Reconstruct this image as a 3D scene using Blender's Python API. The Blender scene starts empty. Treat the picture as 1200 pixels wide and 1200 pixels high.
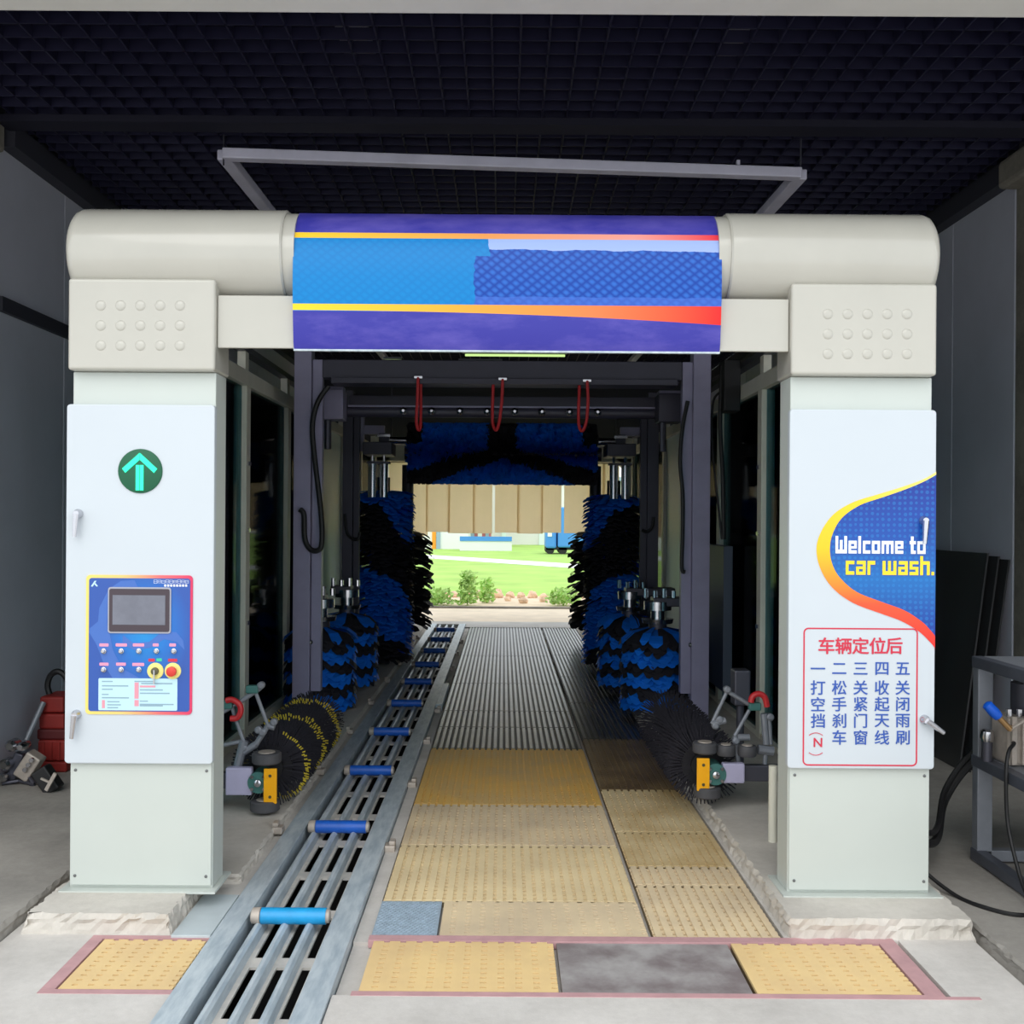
import bpy, math, random
from mathutils import Matrix, Vector, noise as mnoise
random.seed(7)
PI = math.pi
scene = bpy.context.scene
COL = scene.collection

# ------------------------------------------------------------------ camera
F = 1200.0                       # focal length in pixels of the 1200 x 1200 frame
VX, VY, CH = 590.0, 610.0, 1.70  # vanishing point of the lane and camera height
ROLL = 0.007
cam_d = bpy.data.cameras.new('camera')
cam = bpy.data.objects.new('camera', cam_d)
COL.objects.link(cam)
cam_d.sensor_width = 36.0
cam_d.lens = 36.0 * F / 1200.0
cam_d.shift_x = (600 - VX) / 1200.0
cam_d.shift_y = (VY - 600) / 1200.0
cam_d.clip_end = 500
cam.location = (0, 0, CH)
cam.rotation_euler = (PI / 2, -ROLL, 0)
scene.camera = cam

# ------------------------------------------------------------------ world, light, exposure
world = bpy.data.worlds.new('overcast_sky')
scene.world = world
world.use_nodes = True
wn = world.node_tree
bg = wn.nodes['Background']
bg.inputs[0].default_value = (0.90, 0.955, 1.0, 1)
bg.inputs[1].default_value = 1.0
sun_d = bpy.data.lights.new('hazy_sun', 'SUN')
sun_d.energy = 0.6
sun_d.angle = math.radians(50)
sun_d.color = (1.0, 0.96, 0.9)
sun = bpy.data.objects.new('hazy_sun', sun_d)
COL.objects.link(sun)
sun.location = (-3, -6, 9)
sun.rotation_euler = (math.radians(48), 0, math.radians(-14))
scene.view_settings.view_transform = 'Standard'
scene.view_settings.look = 'None'
scene.view_settings.gamma = 1.0
scene.view_settings.use_curve_mapping = False
scene.view_settings.exposure = 0.75
scene.cycles.diffuse_bounces = 5


def W(px, py, Y):
    """photo pixel at depth Y -> world point (roll removed)"""
    xc = px + (py - 600) * ROLL
    yc = py - (px - 600) * ROLL
    return Vector(((xc - VX) * Y / F, Y, CH + (VY - yc) * Y / F))


# ------------------------------------------------------------------ materials
def lin(c):
    out = []
    for x in c:
        x /= 255.0
        out.append(x / 12.92 if x <= 0.04045 else ((x + 0.055) / 1.055) ** 2.4)
    return tuple(out) + (1.0,)


class NT:
    def __init__(s, name):
        s.m = bpy.data.materials.new(name)
        s.m.use_nodes = True
        s.t = s.m.node_tree
        s.b = s.t.nodes['Principled BSDF']

    def n(s, typ, **kw):
        nd = s.t.nodes.new(typ)
        for k, v in kw.items():
            setattr(nd, k, v)
        return nd

    def l(s, a, b):
        s.t.links.new(a, b)

    def val(s, x, sock):
        if isinstance(x, (int, float)):
            sock.default_value = x
        else:
            s.l(x, sock)

    def math(s, op, a, b=0.0, c=None):
        nd = s.n('ShaderNodeMath', operation=op)
        s.val(a, nd.inputs[0])
        s.val(b, nd.inputs[1])
        if c is not None:
            s.val(c, nd.inputs[2])
        return nd.outputs[0]

    def mix(s, fac, a, b, mode='MIX'):
        nd = s.n('ShaderNodeMix', data_type='RGBA', blend_type=mode)
        s.val(fac, nd.inputs[0])
        for x, i in ((a, 6), (b, 7)):
            if isinstance(x, tuple):
                nd.inputs[i].default_value = x
            else:
                s.l(x, nd.inputs[i])
        return nd.outputs[2]

    def coord(s):
        return s.n('ShaderNodeTexCoord').outputs['Object']

    def xyz(s):
        nd = s.n('ShaderNodeSeparateXYZ')
        s.l(s.coord(), nd.inputs[0])
        return nd.outputs

    def noise(s, scale, detail=4, rough=0.55, vec=None, stretch=None):
        nd = s.n('ShaderNodeTexNoise')
        nd.inputs['Scale'].default_value = scale
        nd.inputs['Detail'].default_value = detail
        nd.inputs['Roughness'].default_value = rough
        v = vec or s.coord()
        if stretch:
            mp = s.n('ShaderNodeMapping')
            mp.inputs['Scale'].default_value = stretch
            s.l(v, mp.inputs[0])
            v = mp.outputs[0]
        s.l(v, nd.inputs['Vector'])
        return nd.outputs['Fac']

    def ramp(s, fac, stops):
        nd = s.n('ShaderNodeValToRGB')
        e = nd.color_ramp.elements
        while len(e) < len(stops):
            e.new(0.5)
        for el, (p, c) in zip(e, stops):
            el.position = p
            el.color = c if len(c) == 4 else lin(c)
        s.l(fac, nd.inputs[0])
        return nd.outputs[0]

    def bump(s, h, strength=0.3, dist=0.01):
        nd = s.n('ShaderNodeBump')
        nd.inputs['Strength'].default_value = strength
        nd.inputs['Distance'].default_value = dist
        s.l(h, nd.inputs['Height'])
        s.l(nd.outputs[0], s.b.inputs['Normal'])


def M(name, col, rough=0.5, metal=0.0, var=0.0, scale=6.0, col2=None, bump=0.0, bscale=60.0, stretch=None, coat=0.0, spec=None):
    t = NT(name)
    c = lin(col)
    t.b.inputs['Base Color'].default_value = c
    t.b.inputs['Roughness'].default_value = rough
    t.b.inputs['Metallic'].default_value = metal
    if spec is not None:
        t.b.inputs['Specular IOR Level'].default_value = spec
    if coat:
        t.b.inputs['Coat Weight'].default_value = coat
    if var or col2:
        nz = t.noise(scale, 5, 0.6, stretch=stretch)
        if col2:
            f = t.ramp(nz, [(0.38, (0, 0, 0, 1)), (0.66, (1, 1, 1, 1))])
            o = t.mix(f, c, lin(col2))
        else:
            o = t.ramp(nz, [(0.3, tuple(x * (1 - var) for x in c[:3]) + (1,)), (0.7, tuple(min(1, x * (1 + var)) for x in c[:3]) + (1,))])
        t.l(o, t.b.inputs['Base Color'])
    if bump:
        t.bump(t.noise(bscale, 4), bump, 0.004)
    return t.m


def emit(name, col, strength):
    t = NT(name)
    t.b.inputs['Base Color'].default_value = (0, 0, 0, 1)
    t.b.inputs['Emission Color'].default_value = lin(col)
    t.b.inputs['Emission Strength'].default_value = strength
    return t.m


def glass_mat(name, tint, gloss):
    m = bpy.data.materials.new(name)
    m.use_nodes = True
    t = m.node_tree
    t.nodes.clear()
    out = t.nodes.new('ShaderNodeOutputMaterial')
    tr = t.nodes.new('ShaderNodeBsdfTransparent')
    tr.inputs[0].default_value = tint
    gl = t.nodes.new('ShaderNodeBsdfGlossy')
    gl.inputs['Roughness'].default_value = 0.05
    fr = t.nodes.new('ShaderNodeFresnel')
    fr.inputs[0].default_value = gloss
    mx = t.nodes.new('ShaderNodeMixShader')
    t.links.new(fr.outputs[0], mx.inputs[0])
    t.links.new(tr.outputs[0], mx.inputs[1])
    t.links.new(gl.outputs[0], mx.inputs[2])
    t.links.new(mx.outputs[0], out.inputs[0])
    return m


def concrete(name, c1, c2, crack=True):
    t = NT(name)
    a = t.noise(1.7, 8, 0.62)
    b = t.noise(26, 5, 0.7)
    f = t.math('ADD', t.math('MULTIPLY', a, 0.75), t.math('MULTIPLY', b, 0.25))
    o = t.ramp(f, [(0.36, c1), (0.62, c2)])
    t.l(o, t.b.inputs['Base Color'])
    t.b.inputs['Roughness'].default_value = 0.85
    t.bump(t.noise(45, 6, 0.7), 0.25, 0.006)
    return t.m


m_apron = concrete('concrete_apron', (188, 183, 177), (214, 209, 203))
m_plinth = concrete('concrete_plinth', (180, 174, 165), (208, 202, 193))
m_sidefloor = concrete('concrete_side_floor', (138, 134, 128), (166, 161, 154))
m_column = concrete('concrete_column', (112, 106, 98), (150, 143, 132))
m_pave = M('exit_paving', (232, 214, 190), 0.9, var=0.12, scale=2)
m_trench = M('dark_trench', (34, 32, 32), 0.9)
m_wallp = M('grey_sandwich_panel', (198, 198, 210), 0.55, var=0.05, scale=2)
m_wallb = M('wall_backing', (60, 60, 64), 0.8)
m_rail_dark = M('dark_wall_rail', (54, 54, 64), 0.6)
m_lintel = M('grey_lintel_paint', (200, 198, 193), 0.8, var=0.05, scale=3)
m_black = M('black_ceiling_paint', (15, 14, 36), 0.7)
m_grid = M('black_grid_blade', (27, 26, 52), 0.5)
m_tray = M('pale_ceiling_tray', (150, 150, 165), 0.6)
m_lilac = M('lilac_grey_tube', (206, 204, 222), 0.5, var=0.1, scale=4)
m_white = M('white_powder_coat', (199, 206, 212), 0.35, var=0.015, scale=2)
m_offwhite = M('off_white_steel', (195, 201, 195), 0.38, var=0.02, scale=2)
m_cream = M('cream_fibreglass', (187, 184, 174), 0.22, var=0.03, scale=3, coat=0.4)
m_steel = M('galvanised_steel', (196, 206, 212), 0.42, 0.1, col2=(164, 178, 188), scale=5, stretch=(6, 1.2, 6))
m_steelb = M('worn_steel_deck', (214, 208, 200), 0.55, 0.0, col2=(190, 188, 184), scale=9)
m_inox = M('stainless_steel', (200, 200, 205), 0.22, 1.0)
m_dkmetal = M('dark_metal', (84, 84, 94), 0.45, 0.6)
m_gantry_shade = M('violet_grey_paint_shaded', (60, 58, 74), 0.45, var=0.08, scale=5)  # darker copy of the violet-grey paint, shade behind the header put into its colour
m_gantry = M('violet_grey_paint', (150, 146, 174), 0.45, var=0.08, scale=5)
m_gantry2 = M('violet_grey_paint_light', (176, 172, 200), 0.5, var=0.06, scale=8)
m_beige = M('beige_upright', (220, 218, 202), 0.5, var=0.06, scale=4)
m_rubber = M('black_rubber', (22, 22, 24), 0.6)
m_wheel = M('grey_rubber_wheel', (74, 74, 78), 0.6, var=0.12, scale=12)
m_yellow = M('yellow_plate', (250, 176, 6), 0.4)
m_red = M('red_hose', (190, 34, 40), 0.45)
m_redp = M('red_plastic', (140, 32, 26), 0.55, var=0.15, scale=9)
m_redd = M('dark_red_band', (92, 24, 26), 0.6)
m_teal = M('teal_fitting', (60, 110, 105), 0.5)
m_bluebr = M('blue_bristle', (18, 120, 240), 0.6, var=0.2, scale=7, spec=0.2)
m_blackbr = M('black_bristle', (44, 43, 50), 0.65, spec=0.2)
m_yelbr = M('yellow_bristle', (196, 176, 50), 0.6)
m_roller = M('blue_roller_sleeve', (28, 92, 190), 0.4, var=0.15, scale=14)
m_roller_l = M('light_blue_roller_sleeve', (30, 150, 208), 0.4, var=0.12, scale=14)
m_pink = M('red_primer_steel', (192, 150, 152), 0.7, var=0.12, scale=9)
m_frp = M('yellow_frp', (237, 205, 146), 0.6, col2=(224, 192, 140), scale=3)
m_frp_cream = M('cream_frp', (237, 215, 170), 0.6, col2=(222, 200, 158), scale=2.5)
m_frp_or = M('orange_yellow_frp', (228, 182, 94), 0.55, col2=(212, 176, 112), scale=2.5)
m_frp_dirty = M('stained_frp', (226, 206, 164), 0.5, col2=(198, 170, 120), scale=2.2)
m_frp_brown = M('brown_stained_frp', (138, 116, 80), 0.4, col2=(98, 78, 50), scale=3)
m_frp_pale = M('pale_frp', (230, 208, 170), 0.6, col2=(206, 186, 156), scale=2.2)
m_frp_grey = M('wet_grey_frp', (74, 72, 68), 0.3, col2=(36, 35, 33), scale=4, spec=0.7)
m_gap = M('grating_gap_yellow', (120, 100, 70), 0.8)
m_gap_dk = M('grating_gap_dark', (20, 18, 16), 0.5)
m_gap_pale = M('grating_gap_pale', (138, 122, 92), 0.8)
m_plate = M('worn_dark_plate', (128, 118, 118), 0.5, 0.0, col2=(172, 168, 166), scale=5)
m_bluegrey = M('blue_grey_plate', (186, 196, 200), 0.5, 0.0, var=0.1, scale=5)
m_check = M('embossed_plate', (158, 174, 188), 0.5, 0.05, var=0.18, scale=30)
m_strip = M('tan_curtain_strip', (244, 236, 220), 0.6, var=0.1, scale=3)
_t = m_strip.node_tree
_tr = _t.nodes.new('ShaderNodeBsdfTranslucent')
_tr.inputs[0].default_value = lin((248, 236, 214))
_mx = _t.nodes.new('ShaderNodeMixShader')
_mx.inputs[0].default_value = 0.75
_t.links.new(_t.nodes['Principled BSDF'].outputs[0], _mx.inputs[1])
_t.links.new(_tr.outputs[0], _mx.inputs[2])
_t.links.new(_mx.outputs[0], _t.nodes['Material Output'].inputs[0])
m_glass = glass_mat('teal_side_glass', (0.38, 0.56, 0.60, 1), 1.06)
m_frost = M('pale_teal_panel', (222, 242, 242), 0.4)
m_dkglass = M('black_glass_sheet', (58, 58, 60), 0.25, spec=0.5)
m_dkpanel = M('dark_slate_panel', (74, 82, 98), 0.5)
m_cable = M('black_cable', (20, 20, 22), 0.55)
m_frame = M('grey_steel_tube', (132, 136, 144), 0.45, 0.3, var=0.12, scale=7)
m_frame_d = M('dark_steel_angle', (84, 88, 98), 0.45, 0.3, var=0.12, scale=7)
m_cast = M('pale_cast_metal', (176, 166, 156), 0.5, 0.2, var=0.15, scale=20)
m_brass = M('brass_tube', (160, 126, 84), 0.4, 0.6)
m_blueh = M('blue_grip', (18, 90, 205), 0.4)
m_grass = M('lawn_green', (158, 196, 92), 0.9, var=0.2, scale=0.6)
m_leaf = M('leaf_green', (186, 222, 130), 0.7, var=0.3, scale=5)
m_soil = M('dry_soil', (222, 200, 172), 0.95, var=0.15, scale=3)
m_stone = M('tan_stone', (232, 200, 172), 0.9, var=0.2, scale=6)
m_bwhite = M('white_render', (225, 226, 228), 0.8)
m_bblue = M('blue_panel', (70, 140, 215), 0.6)
m_bred = M('dusty_red_panel', (190, 110, 115), 0.7)
m_bgrey = M('blue_grey_panel', (150, 170, 190), 0.7)
m_orange = M('orange_panel', (240, 150, 40), 0.6)
m_text_red = M('red_print', (206, 42, 70), 0.45)
m_text_blue = M('blue_print', (44, 84, 170), 0.45)
m_text_white = M('white_print', (240, 244, 250), 0.4)
m_text_yel = M('yellow_print', (250, 214, 40), 0.4)
m_screw = M('screw_head', (120, 122, 122), 0.4, 0.7)
m_tag = M('pink_tag', (232, 150, 180), 0.5)
m_taggreen = M('green_tag', (60, 200, 150), 0.5)
m_label = M('pale_cyan_label', (190, 224, 234), 0.45)
m_labelgrey = M('grey_small_print', (140, 168, 184), 0.5)
m_labelred = M('red_small_print', (226, 150, 165), 0.5)
m_bezel = M('dark_screen_bezel', (66, 54, 62), 0.3)
m_bezel_rim = M('silver_bezel_rim', (170, 170, 180), 0.35, 0.4)
m_screen = M('grey_lcd', (112, 114, 126), 0.2, var=0.1, scale=14)
m_estop = M('red_button', (214, 60, 50), 0.35)
m_ring = M('pale_yellow_ring', (236, 222, 130), 0.4)
m_key = M('dark_brass_key', (96, 92, 70), 0.4, 0.5)
m_swoosh = M('periwinkle_print', (66, 108, 186), 0.45)
m_dkgreen = M('green_lamp_lens', (4, 88, 56), 0.5)
m_led = emit('green_led', (40, 255, 190), 0.95)
m_tube = emit('green_white_tube', (190, 225, 140), 0.8)


def banner_material():
    t = NT('header_banner_print')
    X, Y, Z = t.xyz()
    u = t.math('DIVIDE', t.math('ADD', X, 0.92), 1.85)        # 0 left .. 1 right

    def band(z0, z1):
        a = t.math('GREATER_THAN', Z, z0)
        b = t.math('LESS_THAN', Z, z1)
        return t.math('MULTIPLY', a, b)
    # indigo ground
    n1 = t.noise(3, 6, 0.65, stretch=(1, 1, 3))
    base = t.ramp(n1, [(0.42, (62, 60, 158)), (0.66, (92, 84, 174))])
    # sky-blue to lattice-blue middle
    mp = t.n('ShaderNodeMapping')
    mp.inputs['Rotation'].default_value = (0, 0.785, 0)
    mp.inputs['Scale'].default_value = (1.0, 1.0, 1.25)
    t.l(t.coord(), mp.inputs[0])
    sp = t.n('ShaderNodeSeparateXYZ')
    t.l(mp.outputs[0], sp.inputs[0])
    s1 = t.math('ABSOLUTE', t.math('SINE', t.math('MULTIPLY', sp.outputs[0], 105)))
    s2 = t.math('ABSOLUTE', t.math('SINE', t.math('MULTIPLY', sp.outputs[2], 84)))
    lat = t.math('MULTIPLY', s1, s2)
    deep = t.mix(lat, lin((12, 62, 158)), lin((44, 106, 198)))
    sky = t.mix(t.math('MULTIPLY', lat, 0.35), lin((0, 122, 194)), lin((0, 146, 212)))
    n2 = t.noise(7, 5, 0.6)
    pale_edge = t.math('ADD', 2.862, t.math('MULTIPLY', n2, 0.03))
    pale_edge = t.math('SUBTRACT', pale_edge, t.math('MULTIPLY', u, 0.012))
    pale = t.math('GREATER_THAN', Z, pale_edge)
    low = t.ramp(t.math('MULTIPLY', t.math('SUBTRACT', Z, 2.62), 6.0), [(0.0, (74, 112, 205, )), (0.55, (0, 0, 0))])
    right = t.mix(pale, deep, lin((158, 180, 232)))
    lowf = t.math('LESS_THAN', Z, t.math('ADD', 2.655, t.math('MULTIPLY', n2, 0.02)))
    right = t.mix(t.math('MULTIPLY', lowf, 0.6), right, lin((70, 110, 205)))
    cut = t.math('ADD', 0.40, t.math('MULTIPLY', n2, 0.05))
    cut = t.math('ADD', cut, t.math('MULTIPLY', t.math('GREATER_THAN', Z, 2.84), 0.035))
    f = t.math('GREATER_THAN', u, cut)
    mid = t.mix(f, sky, right)
    zt = t.math('SUBTRACT', 2.923, t.math('MULTIPLY', u, 0.004))
    col = t.mix(band(2.6, zt), base, mid)
    # stripes: yellow to orange to red
    gr = t.ramp(u, [(0.0, (250, 214, 50)), (0.4, (246, 168, 62)), (0.7, (244, 130, 76)), (1.0, (236, 40, 40))])
    gr2 = t.ramp(u, [(0.0, (250, 206, 50)), (0.45, (240, 160, 90)), (0.8, (244, 160, 150)), (1.0, (232, 50, 70))])
    up = t.math('MULTIPLY', t.math('GREATER_THAN', Z, t.math('SUBTRACT', 2.919, 0.0)), t.math('LESS_THAN', Z, 2.945))
    col = t.mix(up, col, gr2)
    lo_top = t.math('ADD', 2.63, 0.0)
    lo_bot = t.math('SUBTRACT', 2.603, t.math('MULTIPLY', t.math('POWER', t.math('MAXIMUM', u, 0.0), 2.2), 0.052))
    lo = t.math('MULTIPLY', t.math('LESS_THAN', Z, lo_top), t.math('GREATER_THAN', Z, lo_bot))
    col = t.mix(lo, col, gr)
    t.l(col, t.b.inputs['Base Color'])
    t.b.inputs['Roughness'].default_value = 0.35
    t.b.inputs['Specular IOR Level'].default_value = 0.25
    return t.m


def decal_ring_material():
    t = NT('yellow_to_red_print')
    X, Y, Z = t.xyz()
    u = t.math('DIVIDE', t.math('SUBTRACT', Z, 1.15), 0.8)
    t.l(t.ramp(u, [(0.0, (232, 30, 34)), (0.25, (240, 84, 44)), (0.55, (248, 196, 20)), (0.8, (250, 208, 40)), (1.0, (252, 232, 140))]), t.b.inputs['Base Color'])
    t.b.inputs['Roughness'].default_value = 0.4
    return t.m


def decal_blue_material():
    t = NT('blue_hex_print')
    X, Y, Z = t.xyz()
    vo = t.n('ShaderNodeTexVoronoi', feature='F1')
    vo.inputs['Scale'].default_value = 42
    vo.inputs['Randomness'].default_value = 0.15
    t.l(t.coord(), vo.inputs['Vector'])
    u = t.math('DIVIDE', t.math('SUBTRACT', Z, 1.22), 0.68)
    base = t.ramp(u, [(0.0, (16, 50, 150)), (0.35, (4, 104, 180)), (0.6, (8, 76, 168)), (1.0, (12, 44, 144))])
    f = t.math('MULTIPLY', t.math('LESS_THAN', vo.outputs['Distance'], 0.36), 0.35)
    t.l(t.mix(f, base, lin((26, 132, 204))), t.b.inputs['Base Color'])
    t.b.inputs['Roughness'].default_value = 0.35
    return t.m


def panel_blue_material():
    t = NT('control_panel_blue')
    X, Y, Z = t.xyz()
    dx = t.math('DIVIDE', t.math('SUBTRACT', X, -1.55), 0.2)
    dz = t.math('DIVIDE', t.math('SUBTRACT', Z, 1.22), 0.26)
    d = t.math('SQRT', t.math('ADD', t.math('MULTIPLY', dx, dx), t.math('MULTIPLY', dz, dz)))
    t.l(t.ramp(d, [(0.1, (16, 138, 208)), (0.55, (26, 110, 194)), (1.0, (44, 84, 166))]), t.b.inputs['Base Color'])
    t.b.inputs['Roughness'].default_value = 0.35
    return t.m


def panel_border_material():
    t = NT('control_panel_border_print')
    X, Y, Z = t.xyz()
    u = t.math('DIVIDE', t.math('ADD', X, 1.815), 0.47)
    t.l(t.ramp(u, [(0.0, (244, 216, 110)), (0.35, (244, 200, 120)), (0.7, (236, 110, 110)), (1.0, (216, 50, 96))]), t.b.inputs['Base Color'])
    return t.m


m_banner = banner_material()
m_dring = decal_ring_material()
m_dblue = decal_blue_material()
m_pblue = panel_blue_material()
m_pborder = panel_border_material()


# ------------------------------------------------------------------ mesh builder
class MB:
    def __init__(s):
        s.v, s.f = [], []

    def add(s, vs, fs):
        o = len(s.v)
        s.v += [tuple(p) for p in vs]
        s.f += [tuple(i + o for i in f) for f in fs]
        return s

    def box(s, x0, x1, y0, y1, z0, z1):
        return s.add([(x0, y0, z0), (x1, y0, z0), (x1, y1, z0), (x0, y1, z0), (x0, y0, z1), (x1, y0, z1), (x1, y1, z1), (x0, y1, z1)],
                     [(0, 3, 2, 1), (4, 5, 6, 7), (0, 1, 5, 4), (1, 2, 6, 5), (2, 3, 7, 6), (3, 0, 4, 7)])

    def bar(s, a, b, w, h, up=(0, 0, 1)):
        a, b = Vector(a), Vector(b)
        d = (b - a).normalized()
        sd = d.cross(Vector(up))
        if sd.length < 1e-4:
            sd = d.cross(Vector((0, 1, 0)))
        sd.normalize()
        u = sd.cross(d).normalized()
        sd *= w / 2
        u *= h / 2
        vs = [a - sd - u, a + sd - u, a + sd + u, a - sd + u, b - sd - u, b + sd - u, b + sd + u, b - sd + u]
        return s.add(vs, [(0, 3, 2, 1), (4, 5, 6, 7), (0, 1, 5, 4), (1, 2, 6, 5), (2, 3, 7, 6), (3, 0, 4, 7)][::1])

    def cyl(s, a, b, r, n=16, r2=None, cap=True):
        a, b = Vector(a), Vector(b)
        r2 = r if r2 is None else r2
        d = (b - a).normalized()
        x = d.orthogonal().normalized()
        y = d.cross(x)
        vs = []
        for p, q in ((a, r), (b, r2)):
            for i in range(n):
                t = 2 * PI * i / n
                vs.append(p + (x * math.cos(t) + y * math.sin(t)) * q)
        fs = [(i, (i + 1) % n, n + (i + 1) % n, n + i) for i in range(n)]
        if cap:
            fs += [tuple(range(n))[::-1], tuple(range(n, 2 * n))]
        return s.add(vs, fs)

    def tube(s, pts, r, n=8, smooth=True):
        P = [Vector(p) for p in pts]
        if smooth and len(P) > 2:
            Q = []
            for i in range(len(P) - 1):
                p0 = P[max(i - 1, 0)]
                p1, p2 = P[i], P[i + 1]
                p3 = P[min(i + 2, len(P) - 1)]
                for k in range(6):
                    t = k / 6
                    Q.append(0.5 * ((2 * p1) + (p2 - p0) * t + (2 * p0 - 5 * p1 + 4 * p2 - p3) * t * t + (3 * p1 - p0 - 3 * p2 + p3) * t ** 3))
            Q.append(P[-1])
            P = Q
        vs, fs = [], []
        x = None
        for i, p in enumerate(P):
            d = (P[min(i + 1, len(P) - 1)] - P[max(i - 1, 0)]).normalized()
            x = d.orthogonal().normalized() if x is None else (x - d * x.dot(d)).normalized()
            y = d.cross(x)
            for k in range(n):
                t = 2 * PI * k / n
                vs.append(p + (x * math.cos(t) + y * math.sin(t)) * r)
        for i in range(len(P) - 1):
            for k in range(n):
                fs.append((i * n + k, i * n + (k + 1) % n, (i + 1) * n + (k + 1) % n, (i + 1) * n + k))
        fs += [tuple(range(n))[::-1], tuple(range((len(P) - 1) * n, len(P) * n))]
        return s.add(vs, fs)

    def lathe(s, c, axis, prof, n=24):
        """prof: list of (distance along axis, radius)"""
        c, d = Vector(c), Vector(axis).normalized()
        x = d.orthogonal().normalized()
        y = d.cross(x)
        vs, fs = [], []
        for h, r in prof:
            for k in range(n):
                t = 2 * PI * k / n
                vs.append(c + d * h + (x * math.cos(t) + y * math.sin(t)) * r)
        for i in range(len(prof) - 1):
            for k in range(n):
                fs.append((i * n + k, i * n + (k + 1) % n, (i + 1) * n + (k + 1) % n, (i + 1) * n + k))
        fs += [tuple(range(n))[::-1], tuple(range((len(prof) - 1) * n, len(prof) * n))]
        return s.add(vs, fs)

    def prism_xz(s, pts, y0, y1):
        """outline in the XZ plane (counter-clockwise seen from -Y), extruded from y0 to y1"""
        n = len(pts)
        vs = [(x, y0, z) for x, z in pts] + [(x, y1, z) for x, z in pts]
        fs = [tuple(range(n)), tuple(range(n, 2 * n))[::-1]]
        fs += [(i, n + i, n + (i + 1) % n, (i + 1) % n) for i in range(n)]
        return s.add(vs, fs)

    def prism_x(s, prof, x0, x1):
        """profile in the YZ plane extruded along X"""
        n = len(prof)
        vs = [(x0, y, z) for y, z in prof] + [(x1, y, z) for y, z in prof]
        fs = [tuple(range(n)), tuple(range(n, 2 * n))[::-1]]
        fs += [(i, n + i, n + (i + 1) % n, (i + 1) % n) for i in range(n)]
        return s.add(vs, fs)

    def prism_y(s, prof, y0, y1):
        n = len(prof)
        return s.prism_xz(prof, y0, y1)

    def mesh(s, name, smooth=False, ang=0.6):
        me = bpy.data.meshes.new(name)
        me.from_pydata(s.v, [], s.f)
        me.update()
        if smooth:
            for p in me.polygons:
                p.use_smooth = True
            me.set_sharp_from_angle(angle=ang)
        return me

    def build(s, name, mat, parent=None, bevel=0.0, smooth=False, seg=2, fix=False):
        me = s.mesh(name, smooth)
        if fix:
            import bmesh
            bm = bmesh.new()
            bm.from_mesh(me)
            bmesh.ops.recalc_face_normals(bm, faces=bm.faces)
            bm.to_mesh(me)
            bm.free()
        me.materials.append(mat)
        return link(name, me, parent, bevel=bevel, seg=seg)


def link(name, me, parent=None, loc=None, rot=None, bevel=0.0, seg=2, scale=None):
    o = bpy.data.objects.new(name, me)
    COL.objects.link(o)
    if loc is not None:
        o.location = loc
    if rot is not None:
        o.rotation_euler = rot
    if scale is not None:
        o.scale = scale
    if parent is not None:
        o.parent = parent
        if parent.type == 'EMPTY':
            o.matrix_parent_inverse = Matrix.Translation(-parent.location)
        else:
            o.matrix_parent_inverse = Matrix.Translation(-parent.location)
    if bevel:
        b = o.modifiers.new('bevel', 'BEVEL')
        b.width = bevel
        b.segments = seg
        b.limit_method = 'ANGLE'
        b.angle_limit = 0.6
        b.harden_normals = False
    return o


def tag(o, label, cat, group=None, kind=None):
    if label:
        o['label'] = label
    if cat:
        o['category'] = cat
    if group:
        o['group'] = group
    if kind:
        o['kind'] = kind
    return o


def thing(name, label, cat, loc, group=None):
    o = bpy.data.objects.new(name, None)
    COL.objects.link(o)
    o.location = loc
    o.empty_display_size = 0.1
    return tag(o, label, cat, group)


def struct(o, label=None):
    o['kind'] = 'structure'
    if label:
        o['label'] = label
    return o


def rrect(x0, x1, z0, z1, r, n=5):
    out = []
    for cx, cz, a0 in ((x1 - r, z0 + r, -PI / 2), (x1 - r, z1 - r, 0), (x0 + r, z1 - r, PI / 2), (x0 + r, z0 + r, PI)):
        for i in range(n + 1):
            t = a0 + PI / 2 * i / n
            out.append((cx + r * math.cos(t), cz + r * math.sin(t)))
    return out


def rframe(mb, x0, x1, z0, z1, r, w, ya, yb):
    o = rrect(x0, x1, z0, z1, r)
    i = rrect(x0 + w, x1 - w, z0 + w, z1 - w, max(r - w, 0.001))
    n = len(o)
    vs = [(x, ya, z) for x, z in o] + [(x, ya, z) for x, z in i] + [(x, yb, z) for x, z in o] + [(x, yb, z) for x, z in i]
    fs = []
    for k in range(n):
        j = (k + 1) % n
        fs += [(k, j, n + j, n + k), (k, 2 * n + k, 2 * n + j, j), (n + k, n + j, 3 * n + j, 3 * n + k)]
    mb.add(vs, fs)
    return mb


def text_mb(mb, s, cx, cz, size, y, bold=0.0, depth=0.0008, sx=1.0):
    c = bpy.data.curves.new('glyphs', 'FONT')
    c.body = s
    c.size = size
    c.extrude = depth
    c.resolution_u = 3
    o = bpy.data.objects.new('glyphs', c)
    COL.objects.link(o)
    bpy.context.view_layer.update()
    me = bpy.data.meshes.new_from_object(o.evaluated_get(bpy.context.evaluated_depsgraph_get()))
    xs = [v.co.x for v in me.vertices]
    ys = [v.co.y for v in me.vertices]
    mx, my = (min(xs) + max(xs)) / 2, (min(ys) + max(ys)) / 2
    for q, (ox, oz) in enumerate(((0, 0), (1, 0), (-1, 0), (0, 1), (0, -1)) if bold else ((0, 0),)):   # heavier strokes
        mb.add([(cx + (v.co.x - mx) * sx + ox * bold, y - v.co.z - q * 0.00004, cz + (v.co.y - my) + oz * bold * 0.8) for v in me.vertices], [tuple(p.vertices) for p in me.polygons])
    bpy.data.objects.remove(o)
    bpy.data.curves.remove(c)
    bpy.data.meshes.remove(me)
    return mb


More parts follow.
